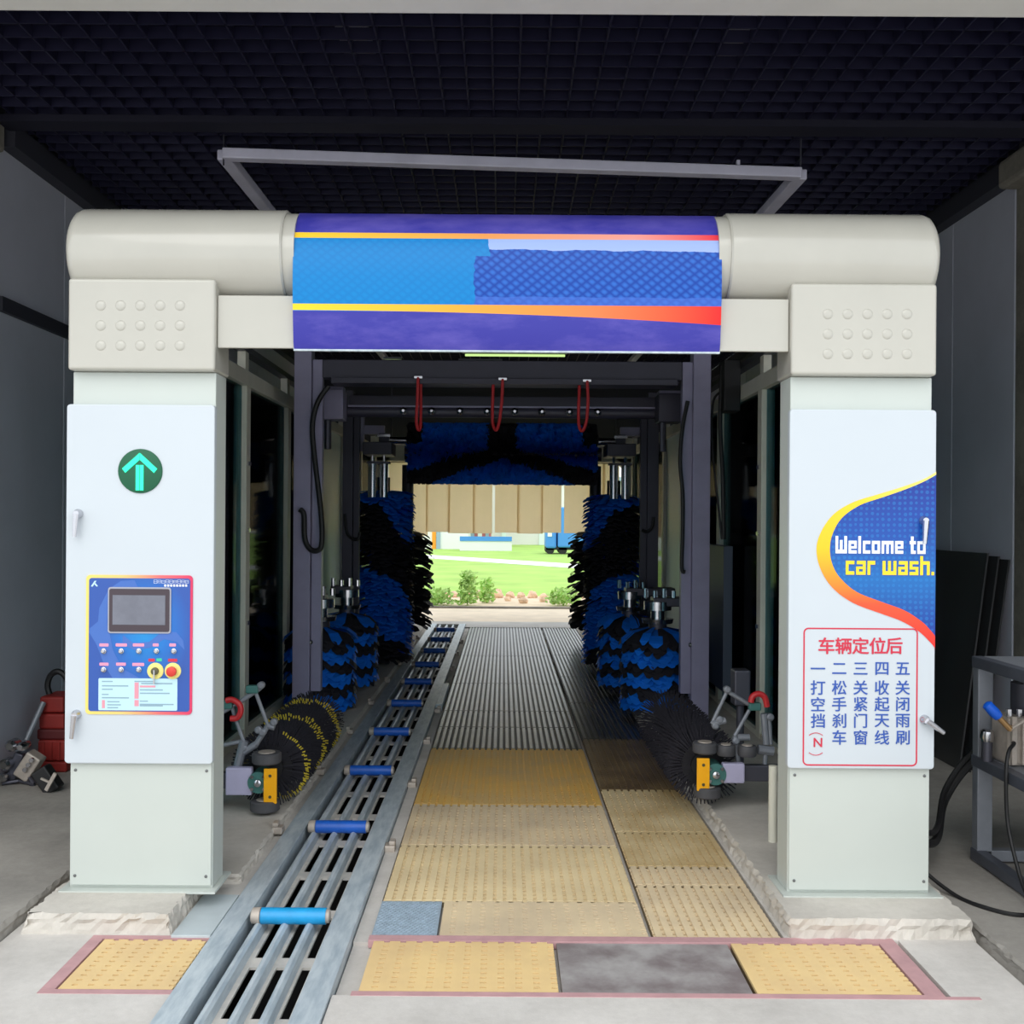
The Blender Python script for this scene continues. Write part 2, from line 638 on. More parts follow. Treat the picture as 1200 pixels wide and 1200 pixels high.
# ================================================================== SETTING
XL, XR, ZC = -3.12, 3.41, 4.12
YE = 17.2        # exit end of the hall
fl = MB()
ZB = -0.5


def slab(x0, x1, y0, y1, z):
    fl.box(x0, x1, y0, y1, ZB, z)


slab(-9, -1.17, -8, 3.66, 0)
slab(-0.60, 9, -8, 3.66, 0)
slab(-1.17, -0.60, -8, 2.3, 0)
slab(-2.0, -1.62, 3.66, 4.17, 0)
slab(-1.62, -1.17, 3.66, 4.17, -0.035)
slab(-0.60, 1.62, 3.66, 4.17, -0.035)
slab(1.62, 1.93, 3.66, 4.17, 0)
slab(1.93, 2.3, 3.66, YE, -0.06)
slab(-2.3, -2.0, 3.66, YE, -0.06)
slab(-0.60, -0.535, 4.17, 16.3, -0.02)
slab(-0.535, 1.16, 4.17, 16.3, -0.035)
slab(-2.0, -1.17, 4.17, YE, 0.0)
slab(-0.60, 1.93, 16.3, YE, 0.0)
slab(1.16, 1.93, 4.17, 16.3, 0.0)
slab(-1.17, -0.6, 16.75, YE, 0.0)
floor = fl.build('floor', m_apron)
struct(floor, 'worn pale concrete apron and wash lane floor')
tr = MB()
tr.box(-1.169, -0.601, 2.3, 16.75, ZB, -0.36)
struct(tr.build('floor_trench', m_trench), 'dark pit under the conveyor')


def rough_slab(name, x0, x1, y0, y1, z0, z1, mat, amp=0.012, front=True):
    """slab with crumbling edges"""
    mb = MB()
    nx, ny = max(2, int((x1 - x0) / 0.025)), max(2, int(min(y1 - y0, 1.2) / 0.03))
    top = []
    per = []
    for i in range(nx + 1):
        per.append((x0 + (x1 - x0) * i / nx, y0))
    ys = [y0 + (min(y1, y0 + 2.5) - y0) * i / (ny * 2) for i in range(1, ny * 2 + 1)]
    if ys[-1] < y1:
        ys.append(y1)
    for y in ys:
        per.append((x1, y))
    for i in range(1, nx + 1):
        per.append((x1 - (x1 - x0) * i / nx, y1))
    for y in reversed(ys[:-1]):
        per.append((x0, y))
    n = len(per)
    cx, cy = (x0 + x1) / 2, (y0 + y1) / 2
    vs = []
    for ring, (ins, z) in enumerate(((0.0, z0), (0.006, z0 + (z1 - z0) * 0.35), (0.012, z0 + (z1 - z0) * 0.62), (0.008, z0 + (z1 - z0) * 0.8), (0.016, z1), )):
        for (x, y) in per:
            j = (mnoise.noise(Vector((x * 14, y * 14, ring * 3.1))) * amp * 1.7 + random.uniform(-amp, amp) * 0.6) if ring else amp * mnoise.noise(Vector((x * 5, y * 5, 9)))
            ux = 1 if x <= x0 + 1e-6 else (-1 if x >= x1 - 1e-6 else 0)
            uy = 1 if y <= y0 + 1e-6 else (-1 if y >= y1 - 1e-6 else 0)
            vs.append((x + ux * (ins + abs(j)), y + uy * (ins + abs(j)), z + (j * 0.3 if 0 < ring < 4 else 0)))
    fs = []
    for r in range(4):
        for i in range(n):
            fs.append((r * n + i, r * n + (i + 1) % n, (r + 1) * n + (i + 1) % n, (r + 1) * n + i))
    fs.append(tuple(range(4 * n, 5 * n)))
    mb.add(vs, fs)
    return mb.build(name, mat)


p1 = rough_slab('floor_plinth', 1.165, 1.95, 4.17, 16.2, -0.04, 0.08, m_plinth, 0.016)
struct(p1, 'raised concrete kerb with crumbling front edge under right cabinet')
p2 = rough_slab('floor_plinth', -1.96, -1.34, 4.17, 4.75, -0.02, 0.08, m_plinth, 0.016)
struct(p2, 'concrete block with crumbling front edge under left cabinet')
p3 = rough_slab('floor_plinth', -1.96, -1.2, 4.752, 16.2, -0.02, 0.045, m_plinth, 0.012)
struct(p3, 'raised concrete strip beside the conveyor inside the tunnel')
s1 = rough_slab('floor_slab', -5.5, -2.0, 2.6, YE, -0.04, 0.05, m_sidefloor, 0.01)
struct(s1, 'grey concrete slab along the left side')
s2 = rough_slab('floor_slab', 1.975, 5.5, 3.2, YE, -0.04, 0.02, m_sidefloor, 0.01)
struct(s2, 'grey concrete slab along the right side')


def side_wall(name, x, sgn, y0, y1, label):
    mb = MB()
    a, b = (x - 0.16, x - 0.03) if sgn < 0 else (x + 0.03, x + 0.16)
    mb.box(a, b, y0, y1, -0.2, 4.6)
    w = struct(mb.build(name, m_wallb), label)
    y = y0
    pm = None
    while y < y1 - 0.05:
        e = min(y + 0.95, y1)
        q = MB()
        a, b = (x - 0.03, x) if sgn < 0 else (x, x + 0.03)
        q.box(a, b, y + 0.004, e - 0.004, 0.02, ZC - 0.02)
        q.build('panel', m_wallp, w, bevel=0.006)
        y = e
    return w


wl = side_wall('wall_left', XL, -1, 6.30, YE, 'grey sandwich-panel wall with vertical seams behind left cabinet')
wr = side_wall('wall_right', XR, 1, 6.85, YE, 'grey sandwich-panel wall with vertical seams behind right cabinet')
MB().box(XL, XL + 0.03, 6.30, YE, 2.97, 3.06).build('rail', m_rail_dark, wl)
MB().box(XL, XL + 0.10, 6.30, YE, ZC - 0.14, ZC).build('cornice', m_rail_dark, wl)
MB().box(XR - 0.10, XR, 6.85, YE, ZC - 0.14, ZC).build('cornice', m_rail_dark, wr)
# outer bays beside the hall mouth and the end walls
ow = MB()
ow.box(-5.6, -5.45, 3.9, 6.18, -0.2, 4.6).box(-5.6, XL - 0.30, 6.18, 6.30, -0.2, 4.6)
struct(ow.build('wall_front_left', m_wallb), 'side bay wall left of the hall')
ow = MB()
ow.box(5.45, 5.6, 3.9, 6.73, -0.2, 4.6).box(XR + 0.30, 5.6, 6.73, 6.85, -0.2, 4.6)
struct(ow.build('wall_front_right', m_wallb), 'side bay wall right of the hall')
ew = MB()
ew.box(XL, -2.0, YE - 0.15, YE, 0.0, ZC).box(2.0, XR, YE - 0.15, YE, 0, ZC).box(-2.0, 2.0, YE - 0.15, YE, 3.0, ZC)
struct(ew.build('wall_back', m_wallb), 'dark end wall around the exit opening')
lt = MB().box(-6.5, 6.5, 3.75, 3.92, 3.64, 6.0)
struct(lt.build('trim_1', m_lintel), 'grey painted lintel over the hall mouth')
# concrete columns with haunches
for (x0, x1, y0, y1, hx0, hx1, lab) in ((XR, XR + 0.30, 6.39, 6.85, XR - 0.14, XR + 0.3, 'bare concrete column at the near end of right wall'),
                                       (XL - 0.30, XL, 5.84, 6.30, XL - 0.3, XL + 0.06, 'bare concrete column at the near end of left wall')):
    c = MB().box(x0, x1, y0, y1, 0, ZC - 0.02).build('trim_2', m_column, bevel=0.02)
    struct(c, lab)
    MB().box(hx0, hx1, y0 + 0.03, y1 - 0.03, ZC - 0.20, ZC - 0.015).build('haunch', m_column, c, bevel=0.03)
# ceiling with open grid
ce = MB().box(-5.6, 5.6, 3.92, YE, 4.6, 4.75)
ceil = struct(ce.build('ceiling', m_black), 'black ceiling above an open-cell grid')
g = MB()
y = 4.0
while y < YE - 0.15:
    x0, x1 = (-5.4, 5.4) if y < 6.0 else (XL + 0.1, XR - 0.1)
    g.box(x0, x1, y, y + 0.010, ZC, ZC + 0.06)
    y += 0.145
x = -5.3
while x < 5.4:
    far = YE - 0.16 if XL + 0.1 < x < XR - 0.1 else 6.0
    g.box(x, x + 0.010, 3.95, far, ZC, ZC + 0.06)
    x += 0.145
go = g.build('grid_blades', m_grid, ceil)
go['kind'] = 'stuff'
MB().box(XL + 0.06, XR - 0.14, 6.14, 6.30, ZC - 0.045, ZC - 0.002).build('cross_channel', m_black, ceil)
for xx in (-0.88, 1.12):
    MB().box(xx, xx + 0.16, 4.6, 8.0, ZC + 0.10, ZC + 0.15).build('tray', m_tray, ceil)
# hanging rectangular tube frame
hf = thing('hanging_light_frame', 'long lilac-grey rectangular tube frame hung under the black ceiling', 'light frame', (0.05, 6.5, 3.93))
zf = 3.925
a, b, c_, d = W(262, 181, 6.45), W(938, 204, 6.45), (1.86, 16.6, zf + 0.15), (-1.74, 16.6, zf + 0.15)
for p, q in ((a, b), (a, d), (b, c_), (Vector(d), Vector(c_))):
    MB().bar(p, q, 0.085, 0.065).build('tube', m_lilac, hf, bevel=0.008)
for p in (a, b):
    MB().cyl((p.x, p.y, zf), (p.x, p.y, ZC), 0.006, 6).build('hanger', m_dkmetal, hf)
for fx in (-0.6, 0.2, 0.33, 1.45):
    MB().box(fx, fx + 0.02, a.y - 0.02, a.y + 0.02, zf + 0.02, zf + 0.05).build('clip', m_lilac, hf)

# ================================================================== FLOOR GRATINGS AND PLATES
def grating(label, x0, x1, y0, y1, mat, gap, style, group=None, z=0.0):
    t = thing('grating_panel', label, 'grating', ((x0 + x1) / 2, (y0 + y1) / 2, z - 0.035), group)
    e = 0.004
    MB().box(x0 + e, x1 - e, y0 + e, y1 - e, z - 0.035, z - 0.012).build('base', gap, t)
    mb = MB()
    if style == 'ribs':
        pitch, w = 0.0455, 0.032
        n = max(2, int(round((x1 - x0) / pitch)))
        p = (x1 - x0 - 2 * e) / n
        for i in range(n):
            xa = x0 + e + p * i
            gw = 0.24 if gap is m_gap_dk else 0.17
            mb.box(xa + p * gw, xa + p * (1 - gw), y0 + e, y1 - e, z - 0.014, z)
        if gap is not m_gap_dk:
            nr = max(2, int(round((y1 - y0) / 0.05)))
            q = (y1 - y0 - 2 * e) / nr
            for j in range(nr):
                ya = y0 + e + q * j
                mb.box(x0 + e, x1 - e, ya, ya + q * 0.62, z - 0.014, z - 0.006)
    else:
        # plate with rows of small slots
        px_, py_ = 0.064, 0.040
        ny = max(2, int(round((y1 - y0) / py_)))
        nx = max(2, int(round((x1 - x0) / px_)))
        dy, dx = (y1 - y0 - 2 * e) / ny, (x1 - x0 - 2 * e) / nx
        for j in range(ny):
            ya = y0 + e + dy * j
            mb.box(x0 + e, x1 - e, ya, ya + dy * 0.68, z - 0.014, z)
            for i in range(nx):
                xa = x0 + e + dx * i
                mb.box(xa, xa + dx * 0.64, ya + dy * 0.68, ya + dy, z - 0.014, z)
    b = mb.build('grip_bars' if style == 'ribs' else 'slotted_top', mat, t)
    b['kind'] = 'stuff'
    return t


grating('cream yellow slotted grating left of the conveyor', -1.60, -1.18, 3.69, 4.135, m_frp, m_gap, 'slots')
grating('bright yellow slotted grating in front, beside the conveyor', -0.515, 0.215, 3.69, 4.135, m_frp, m_gap, 'slots')
grating('bright yellow slotted grating in front, beside the dark metal plate and pink kerb end', 0.925, 1.525, 3.69, 4.135, m_frp, m_gap, 'slots')
grating('yellow slotted grating strip beside the small blue embossed plate', -0.255, 0.61, 4.19, 4.575, m_frp_pale, m_gap, 'slots')
grating('cream ribbed grating behind the small blue embossed plate', -0.53, 0.61, 4.58, 5.365, m_frp_cream, m_gap_pale, 'ribs')
grating('pale tan ribbed grating with dusty top between cream and orange panels', -0.53, 0.61, 5.37, 6.13, m_frp_pale, m_gap_pale, 'ribs')
grating('orange yellow ribbed grating next to the grey ones', -0.53, 0.61, 6.135, 7.635, m_frp_or, m_gap, 'ribs')
ys = [7.64, 8.43, 9.15, 10.7, 12.9, 16.28]
for i, (q0, q1) in enumerate(zip(ys[:-1], ys[1:])):
    grating('wet dark grey wide grating, %s from the orange yellow one' % ('first', 'second', 'third', 'fourth', 'fifth')[i], -0.53, 0.61, q0, q1 - 0.006, m_frp_grey, m_gap_dk, 'ribs', 'grey lane gratings')
ys = [4.19, 4.80, 5.06, 5.62, 6.5, 8.0, 9.6, 11.2, 13.0, 16.28]
labs = ['pale cream ribbed side grating beside the right kerb', 'narrow dusty side grating with orange edge', 'stained side grating with olive patch at the seam',
        'tan ribbed side grating behind the olive stained one', 'brown stained side grating beside right wheel brush']
for i, (q0, q1) in enumerate(zip(ys[:-1], ys[1:])):
    mt = [m_frp_pale, m_frp_pale, m_frp_dirty, m_frp_dirty, m_frp_brown][i] if i < 5 else m_frp_grey
    gp = [m_gap_pale, m_gap, m_gap, m_gap, m_gap][i] if i < 5 else m_gap_dk
    grating(labs[i] if i < 5 else 'wet dark grey narrow side grating, %s from the brown stained one' % ('first', 'second', 'third', 'fourth')[i - 5], 0.625, 1.155, q0, q1 - 0.006, mt, gp, 'ribs', None if i < 5 else 'grey side gratings')
t = tag(MB().box(0.225, 0.915, 3.69, 4.135, -0.035, -0.004).build('metal_plate', m_plate, bevel=0.003), 'dark worn metal plate set between two yellow gratings', 'plate')
t = thing('embossed_plate', 'small blue-grey embossed plate next to the conveyor', 'plate', (-0.395, 4.38, -0.03))
MB().box(-0.53, -0.262, 4.19, 4.575, -0.035, -0.004).build('base', m_check, t)
mb = MB()
for j in range(22):
    for i in range(13):
        x = -0.525 + 0.02 * i + (0.01 if j % 2 else 0)
        y = 4.2 + 0.0168 * j
        if x < -0.278:
            mb.bar((x, y, -0.003), (x + 0.011, y + 0.005, -0.003), 0.005, 0.004)
o = mb.build('embossing', m_check, t)
o['kind'] = 'stuff'
t = tag(MB().box(-1.335, -1.175, 4.145, 4.60, -0.01, 0.012).build('cover_plate', m_bluegrey, bevel=0.003), 'pale blue-grey flat cover plate between left block and conveyor', 'plate')
for i, (x0, x1, y0, y1) in enumerate(((-1.655, -1.176, 3.655, 3.688), (-1.655, -1.176, 4.137, 4.166), (-0.535, 1.6, 3.655, 3.688), (-0.535, 1.6, 4.137, 4.187), (1.53, 1.6, 3.688, 4.137), (-1.655, -1.604, 3.689, 4.136))):
    o = MB().box(x0, x1, y0, y1, -0.03, 0.002).build('trim_3', m_pink)
    struct(o, 'red-primed steel angle framing the floor gratings')
o = MB().prism_y([(1.6, -0.01), (1.72, -0.01), (1.72, 0.002), (1.6, 0.002)], 3.655, 3.675).build('trim_3', m_pink)
struct(o, 'red-primed steel angle framing the floor gratings')

# ================================================================== CONVEYOR
cv = thing('chain_conveyor', 'galvanised steel car conveyor with blue pusher rollers in the floor', 'conveyor', (-0.885, 9.5, -0.3))
Y0, Y1 = 2.4, 16.7
for x0, x1, inner in ((-1.17, -1.072, -1.075), (-0.71, -0.605, -0.71)):
    mb = MB().box(x0, x1, Y0, Y1, 0.002, 0.014)
    mb.box(inner - 0.004 if inner < -1 else inner, inner + 0.003 if inner < -1 else inner + 0.007, Y0, Y1, -0.14, 0.002)
    ox = x0 if x0 < -1 else x1 - 0.006
    mb.box(ox, ox + 0.006, Y0, Y1, -0.05, 0.002)
    mb.build('rail', m_steel, cv, bevel=0.002)
dk = MB()
slots = (-0.962, -0.857, -0.756)
sw = 0.017
edges = [-1.038]
for s in slots:
    edges += [s - sw, s + sw]
edges.append(-0.711)
for k in range(0, len(edges), 2):
    dk.box(edges[k], edges[k + 1], Y0, Y1, -0.062, -0.052)
y = Y0 + 0.1
while y < Y1:
    for s in slots:
        dk.box(s - sw, s + sw, y, y + 0.085, -0.063, -0.0515)
    y += 0.50
dk.build('deck_plate', m_steelb, cv)
for cx in (-1.022, -0.911, -0.806):
    mb = MB()
    pr = [(cx - 0.021, -0.054), (cx + 0.021, -0.054), (cx + 0.016, -0.012), (cx + 0.006, -0.001), (cx, 0.0), (cx - 0.006, -0.001), (cx - 0.016, -0.012)]
    mb.prism_y(pr, Y0, Y1)
    mb.build('guide_ridge', m_steel, cv, smooth=True)
dark = MB().box(-1.05, -0.715, Y0, Y1, -0.30, -0.28).build('return_tray', m_trench, cv)
rol = MB().cyl((-1.012, 0, 0), (-0.738, 0, 0), 0.034, 24).mesh('roller', True)
rol.materials.append(m_roller)
rol_l = MB().cyl((-1.012, 0, 0), (-0.738, 0, 0), 0.034, 24).mesh('roller', True)
rol_l.materials.append(m_roller_l)
cap = MB().lathe((-1.056, 0, 0), (1, 0, 0), [(0, 0.022), (0.006, 0.033), (0.040, 0.036), (0.046, 0.02)], 20).mesh('end_cap', True)
cap2 = MB().lathe((-0.738, 0, 0), (1, 0, 0), [(0, 0.03), (0.014, 0.028), (0.018, 0.015)], 20).mesh('end_cap', True)
cap2.materials.append(m_cast)
cap.materials.append(m_cast)
for k in range(10):
    yy = 4.335 + 1.262 * k
    r = link('roller', rol_l if k == 0 else rol, cv, loc=(0, yy, 0.020))
    link('end_cap', cap, r, loc=(0, yy, 0.020))
    link('end_cap', cap2, r, loc=(0, yy, 0.020))
mb = MB().box(-0.605, -0.55, -0.035, 0.035, -0.025, 0.012).box(-0.582, -0.55, -0.03, 0.03, 0.012, 0.035).mesh('bracket')
mb.materials.append(m_cast)
for k in range(8):
    link('bracket', mb, cv, loc=(0, 5.33 + 1.28 * k, 0), bevel=0.006)
    link('bracket', mb, cv, loc=(-1.775, 5.5 + 1.28 * k, 0.04), rot=(0, 0, PI), bevel=0.006)
tag(MB().bar((-0.570, 9.225, 0.012), (-0.570, 10.40, 0.012), 0.060, 0.06).build('galvanised_plate', m_steel, bevel=0.004), 'short bright galvanised plate leaning along the conveyor edge', 'plate')

# ================================================================== ENTRANCE CABINETS
def cabinet(side, label, cat='cabinet'):
    if side < 0:
        xa, xb, fx = -1.892, -1.256, 1
    else:
        xa, xb, fx = 1.242, 1.872, -1
    t = thing('entrance_cabinet', label, cat, ((xa + xb) / 2, 4.55, 0.08))
    MB().box(xa + 0.008, xb - 0.004, 4.475, 4.64, 0.085, 2.337).build('body', m_offwhite, t, bevel=0.004)
    MB().box(xa - 0.02, xb + 0.02 if side < 0 else xb + 0.04, 4.425, 4.69, 0.076, 0.086).build('base_flange', m_offwhite, t)
    lp = MB().box(xa + 0.012, xb - 0.008, 4.462, 4.476, 0.098, 0.635).build('lower_panel', m_offwhite, t, bevel=0.004)
    sc = MB().lathe((0, 0, 0), (0, -1, 0), [(0, 0.007), (0.003, 0.006), (0.004, 0.003)], 10).mesh('screw', True)
    sc.materials.append(m_screw)
    for sx in (xa + 0.035, xb - 0.03):
        for sz in (0.14, 0.60):
            link('screw', sc, lp, loc=(sx, 4.462, sz))
    door = MB().prism_xz(rrect(xa - 0.004, xb + 0.002, 0.634, 2.192, 0.016), 4.437, 4.474).build('door', m_white, t, bevel=0.005, smooth=False)
    return t, door, xa, xb


lc, ldoor, lxa, lxb = cabinet(-1, 'white steel control cabinet with green arrow light and blue button panel')
rc, rdoor, rxa, rxb = cabinet(1, 'white steel cabinet with blue welcome print and instruction notice')
YF = 4.437


def handle(door, px, py, ang, length=0.12):
    """swing handle: round boss and a tapered lever"""
    p = W(px, py, YF)
    h = MB().lathe((p.x, YF, p.z), (0, -1, 0), [(0, 0.021), (0.012, 0.02), (0.02, 0.014), (0.03, 0.013)], 14)
    q = Vector((p.x + math.sin(ang) * length, YF - 0.03, p.z - math.cos(ang) * length))
    h.cyl((p.x, YF - 0.028, p.z), q, 0.014, 10, 0.009)
    o = h.build('handle', m_inox, door, smooth=True)
    return o


handle(ldoor, 92, 602, -0.05, 0.10)
handle(ldoor, 90, 837, -0.1, 0.10)
handle(rdoor, 1082, 610, -0.06, 0.10)
handle(rdoor, 1083, 843, 0.95, 0.09)

# arrow lamp
c = W(164.5, 552, YF)
al = MB().lathe((c.x, YF + 0.002, c.z), (0, -1, 0), [(0, 0.097), (0.008, 0.095), (0.010, 0.090)], 40).build('arrow_light', m_dkgreen, lc, smooth=True)
al['label'] = 'round green signal lamp with lit up arrow'
ar = MB()
ya, yb = YF - 0.0115, YF - 0.008


def seg(mb, x0, z0, x1, z1, w):
    a, b = Vector((c.x + x0, (ya + yb) / 2, c.z + z0)), Vector((c.x + x1, (ya + yb) / 2, c.z + z1))
    mb.bar(a, b, 0.0035, w, up=(-(z1 - z0), 0, x1 - x0))


ar.box(c.x - 0.0165, c.x - 0.0015, ya, yb, c.z - 0.084, c.z + 0.026)
ar.box(c.x + 0.0015, c.x + 0.0165, ya, yb, c.z - 0.084, c.z + 0.026)
for s in (-1, 1):
    ar.prism_xz([(c.x + s * v[0], c.z + v[1]) for v in ((0.001, 0.078), (0.076, 0.010), (0.062, -0.008), (0.001, 0.048))][::s], ya, yb)
ar.build('arrow', m_led, al, fix=True)

# control panel
def PP(cx, cy):
    return W(90 + cx / 6.313, 660 + cy / 6.313, YF)


a, b = PP(65, 1115), PP(860, 90)
cp = MB().prism_xz(rrect(a.x, b.x, a.z, b.z, 0.018), YF - 0.004, YF + 0.001).build('control_panel', m_pborder, lc)
cp['label'] = 'blue control panel with screen and buttons'
a, b = PP(88, 1092), PP(842, 113)
MB().prism_xz(rrect(a.x, b.x, a.z, b.z, 0.012), YF - 0.0055, YF - 0.0035).build('panel_face', m_pblue, cp)
# pale swooping shape printed on the face
sw_ = [(100, 480), (160, 430), (170, 330), (240, 190), (330, 130), (430, 125), (460, 190), (440, 180), (330, 180), (240, 300), (230, 430), (270, 640), (340, 780), (470, 850), (270, 850), (210, 760), (150, 600), (95, 510)]
MB().prism_xz([(PP(*p).x, PP(*p).z) for p in sw_[::-1]], YF - 0.0062, YF - 0.005).build('printed_swoosh', m_swoosh, cp, fix=True)
sw_ = [(640, 500), (740, 510), (790, 570), (800, 640), (740, 580), (650, 560), (560, 620), (430, 640), (340, 600), (345, 530), (420, 590), (540, 580)]
MB().prism_xz([(PP(*p).x, PP(*p).z) for p in sw_], YF - 0.0062, YF - 0.005).build('printed_swoosh', m_swoosh, cp, fix=True)
a, b = PP(235, 515), PP(703, 178)
MB().prism_xz(rrect(a.x, b.x, a.z, b.z, 0.012), YF - 0.010, YF - 0.005).build('screen_rim', m_bezel_rim, cp)
a, b = PP(246, 503), PP(692, 190)
MB().prism_xz(rrect(a.x, b.x, a.z, b.z, 0.008), YF - 0.013, YF - 0.009).build('screen_bezel', m_bezel, cp)
a, b = PP(272, 452), PP(662, 236)
MB().box(a.x, b.x, YF - 0.0142, YF - 0.012, a.z, b.z).build('screen', m_screen, cp)
btn = MB().lathe((0, 0, 0), (0, -1, 0), [(0, 0.0115), (0.006, 0.0115), (0.007, 0.009), (0.016, 0.0085), (0.018, 0.006)], 16).mesh('button', True)
btn.materials.append(m_inox)
for cx, cy in ((200, 648), (330, 648), (460, 648), (590, 648), (718, 648), (200, 785), (330, 785), (460, 785)):
    p = PP(cx + 4, cy)
    link('button', btn, cp, loc=(p.x, YF - 0.005, p.z))
for cx, cy, w in ((205, 603, 34), (333, 603, 42), (460, 603, 42), (587, 603, 22), (712, 603, 24), (205, 745, 34), (330, 745, 36), (458, 747, 44), (556, 715, 24), (712, 716, 34), (612, 713, 20)):
    a, b = PP(cx - w, cy + 11), PP(cx + w, cy - 11)
    MB().prism_xz(rrect(a.x, b.x, a.z, b.z, 0.003, 3), YF - 0.0064, YF - 0.005).build('name_tag', m_taggreen if cx == 612 else (m_text_red if cx in (556,) or (cx, cy) == (712, 716) else m_tag), cp)
for cx, kind in ((585, 0), (714, 1)):
    p = PP(cx, 795)
    MB().lathe((p.x, YF - 0.005, p.z), (0, -1, 0), [(0, 0.036), (0.004, 0.035), (0.006, 0.026)], 28).build('switch_ring', m_ring, cp, smooth=True)
    if kind:
        MB().lathe((p.x, YF - 0.01, p.z), (0, -1, 0), [(0, 0.014), (0.012, 0.014), (0.014, 0.022), (0.024, 0.021), (0.028, 0.012)], 24).build('emergency_stop', m_estop, cp, smooth=True)
    else:
        MB().lathe((p.x, YF - 0.01, p.z), (0, -1, 0), [(0, 0.017), (0.010, 0.016), (0.012, 0.010)], 20).build('key_switch', m_key, cp, smooth=True)
        MB().box(p.x - 0.003, p.x + 0.003, YF - 0.026, YF - 0.018, p.z - 0.055, p.z + 0.006).build('key', m_inox, cp)
a, b = PP(163, 1085), PP(747, 852)
lb = MB().prism_xz(rrect(a.x, b.x, a.z, b.z, 0.005, 3), YF - 0.0065, YF - 0.005).build('instruction_label', m_label, cp)
mb, mr = MB(), MB()
for i, (x0, x1, cy) in enumerate(((190, 270, 872), (190, 385, 905), (190, 270, 930), (190, 240, 968), (190, 390, 993), (230, 320, 1022), (230, 330, 1045), (230, 310, 1066), (430, 570, 872), (480, 710, 888), (470, 640, 935), (470, 690, 960), (470, 530, 1018), (470, 720, 1042), (470, 640, 1052))):
    a, b = PP(x0, cy + 4), PP(x1, cy - 4)
    mb.box(a.x, b.x, YF - 0.0072, YF - 0.0064, a.z, b.z)
for x0, x1, y0, y1 in ((190, 212, 1010, 1070), (430, 462, 880, 1000), (430, 462, 1010, 1055), (470, 585, 903, 916)):
    a, b = PP(x0, y1), PP(x1, y0)
    mr.box(a.x, b.x, YF - 0.0072, YF - 0.0064, a.z, b.z)
mb.build('small_print', m_labelgrey, cp)['kind'] = 'stuff'
mr.build('small_print', m_labelred, cp)['kind'] = 'stuff'
mb = MB()
for i in range(9):
    a, b = PP(573 + i * 29, 148 - (i % 2) * 3), PP(573 + i * 29 + 25, 122 + (i % 3) * 2)
    rframe(mb, a.x, b.x, a.z, b.z, 0.0012, 0.0010, YF - 0.0064, YF - 0.005)
    mb.box(a.x, b.x, YF - 0.0064, YF - 0.005, (a.z + b.z) / 2 - 0.0004, (a.z + b.z) / 2 + 0.0004)
for i in range(8):
    a, b = PP(650 + i * 22, 172), PP(650 + i * 22 + 15, 156)
    mb.box(a.x, b.x, YF - 0.0064, YF - 0.005, a.z, b.z)
mb.build('heading_print', m_text_white, cp, fix=True)['kind'] = 'stuff'
mb = MB()
for pts in (((108, 170), (135, 130), (150, 128), (122, 172)), ((130, 150), (150, 172), (160, 168), (142, 146))):
    mb.prism_xz([(PP(*p).x, PP(*p).z) for p in pts], YF - 0.0064, YF - 0.005)
mb.build('emblem', m_label, cp, fix=True)

# right cabinet print
def DP(cx, cy):
    p = W(900 + cx / 3.0, 520 + cy / 3.0, YF)
    return (min(p.x, rxb + 0.001), p.z)


def spline(pts, k=5):
    out = []
    for i in range(len(pts) - 1):
        p0, p1, p2, p3 = pts[max(i - 1, 0)], pts[i], pts[i + 1], pts[min(i + 2, len(pts) - 1)]
        for j in range(k):
            t = j / k
            out.append(tuple(0.5 * (2 * p1[d] + (p2[d] - p0[d]) * t + (2 * p0[d] - 5 * p1[d] + 4 * p2[d] - p3[d]) * t * t + (3 * p1[d] - p0[d] - 3 * p2[d] + p3[d]) * t ** 3) for d in (0, 1)))
    out.append(pts[-1])
    return out


outer = spline([(592, 98), (545, 125), (470, 152), (385, 178), (300, 205), (230, 248), (186, 310), (170, 370), (184, 440), (228, 508), (300, 560), (400, 598), (470, 624), (530, 660), (570, 698), (592, 726)])
inner = spline([(592, 108), (545, 134), (480, 161), (400, 189), (320, 217), (258, 262), (226, 318), (217, 370), (225, 422), (252, 470), (310, 520), (400, 556), (480, 586), (540, 625), (570, 655), (592, 682)])
n = len(outer)
mb = MB()
vs = [(DP(*p)[0], YF - 0.0015, DP(*p)[1]) for p in outer] + [(DP(*p)[0], YF - 0.0015, DP(*p)[1]) for p in inner]
mb.add(vs, [(i, n + i, n + i + 1, i + 1) for i in range(n - 1)])
rg = mb.build('wave_border', m_dring, rdoor, fix=False)
sol = rg.modifiers.new('t', 'SOLIDIFY')
sol.thickness = 0.001
sol.offset = 0
mb = MB().prism_xz([DP(*p) for p in inner], YF - 0.0017, YF + 0.001)
wv = mb.build('wave_print', m_dblue, rdoor, fix=True)

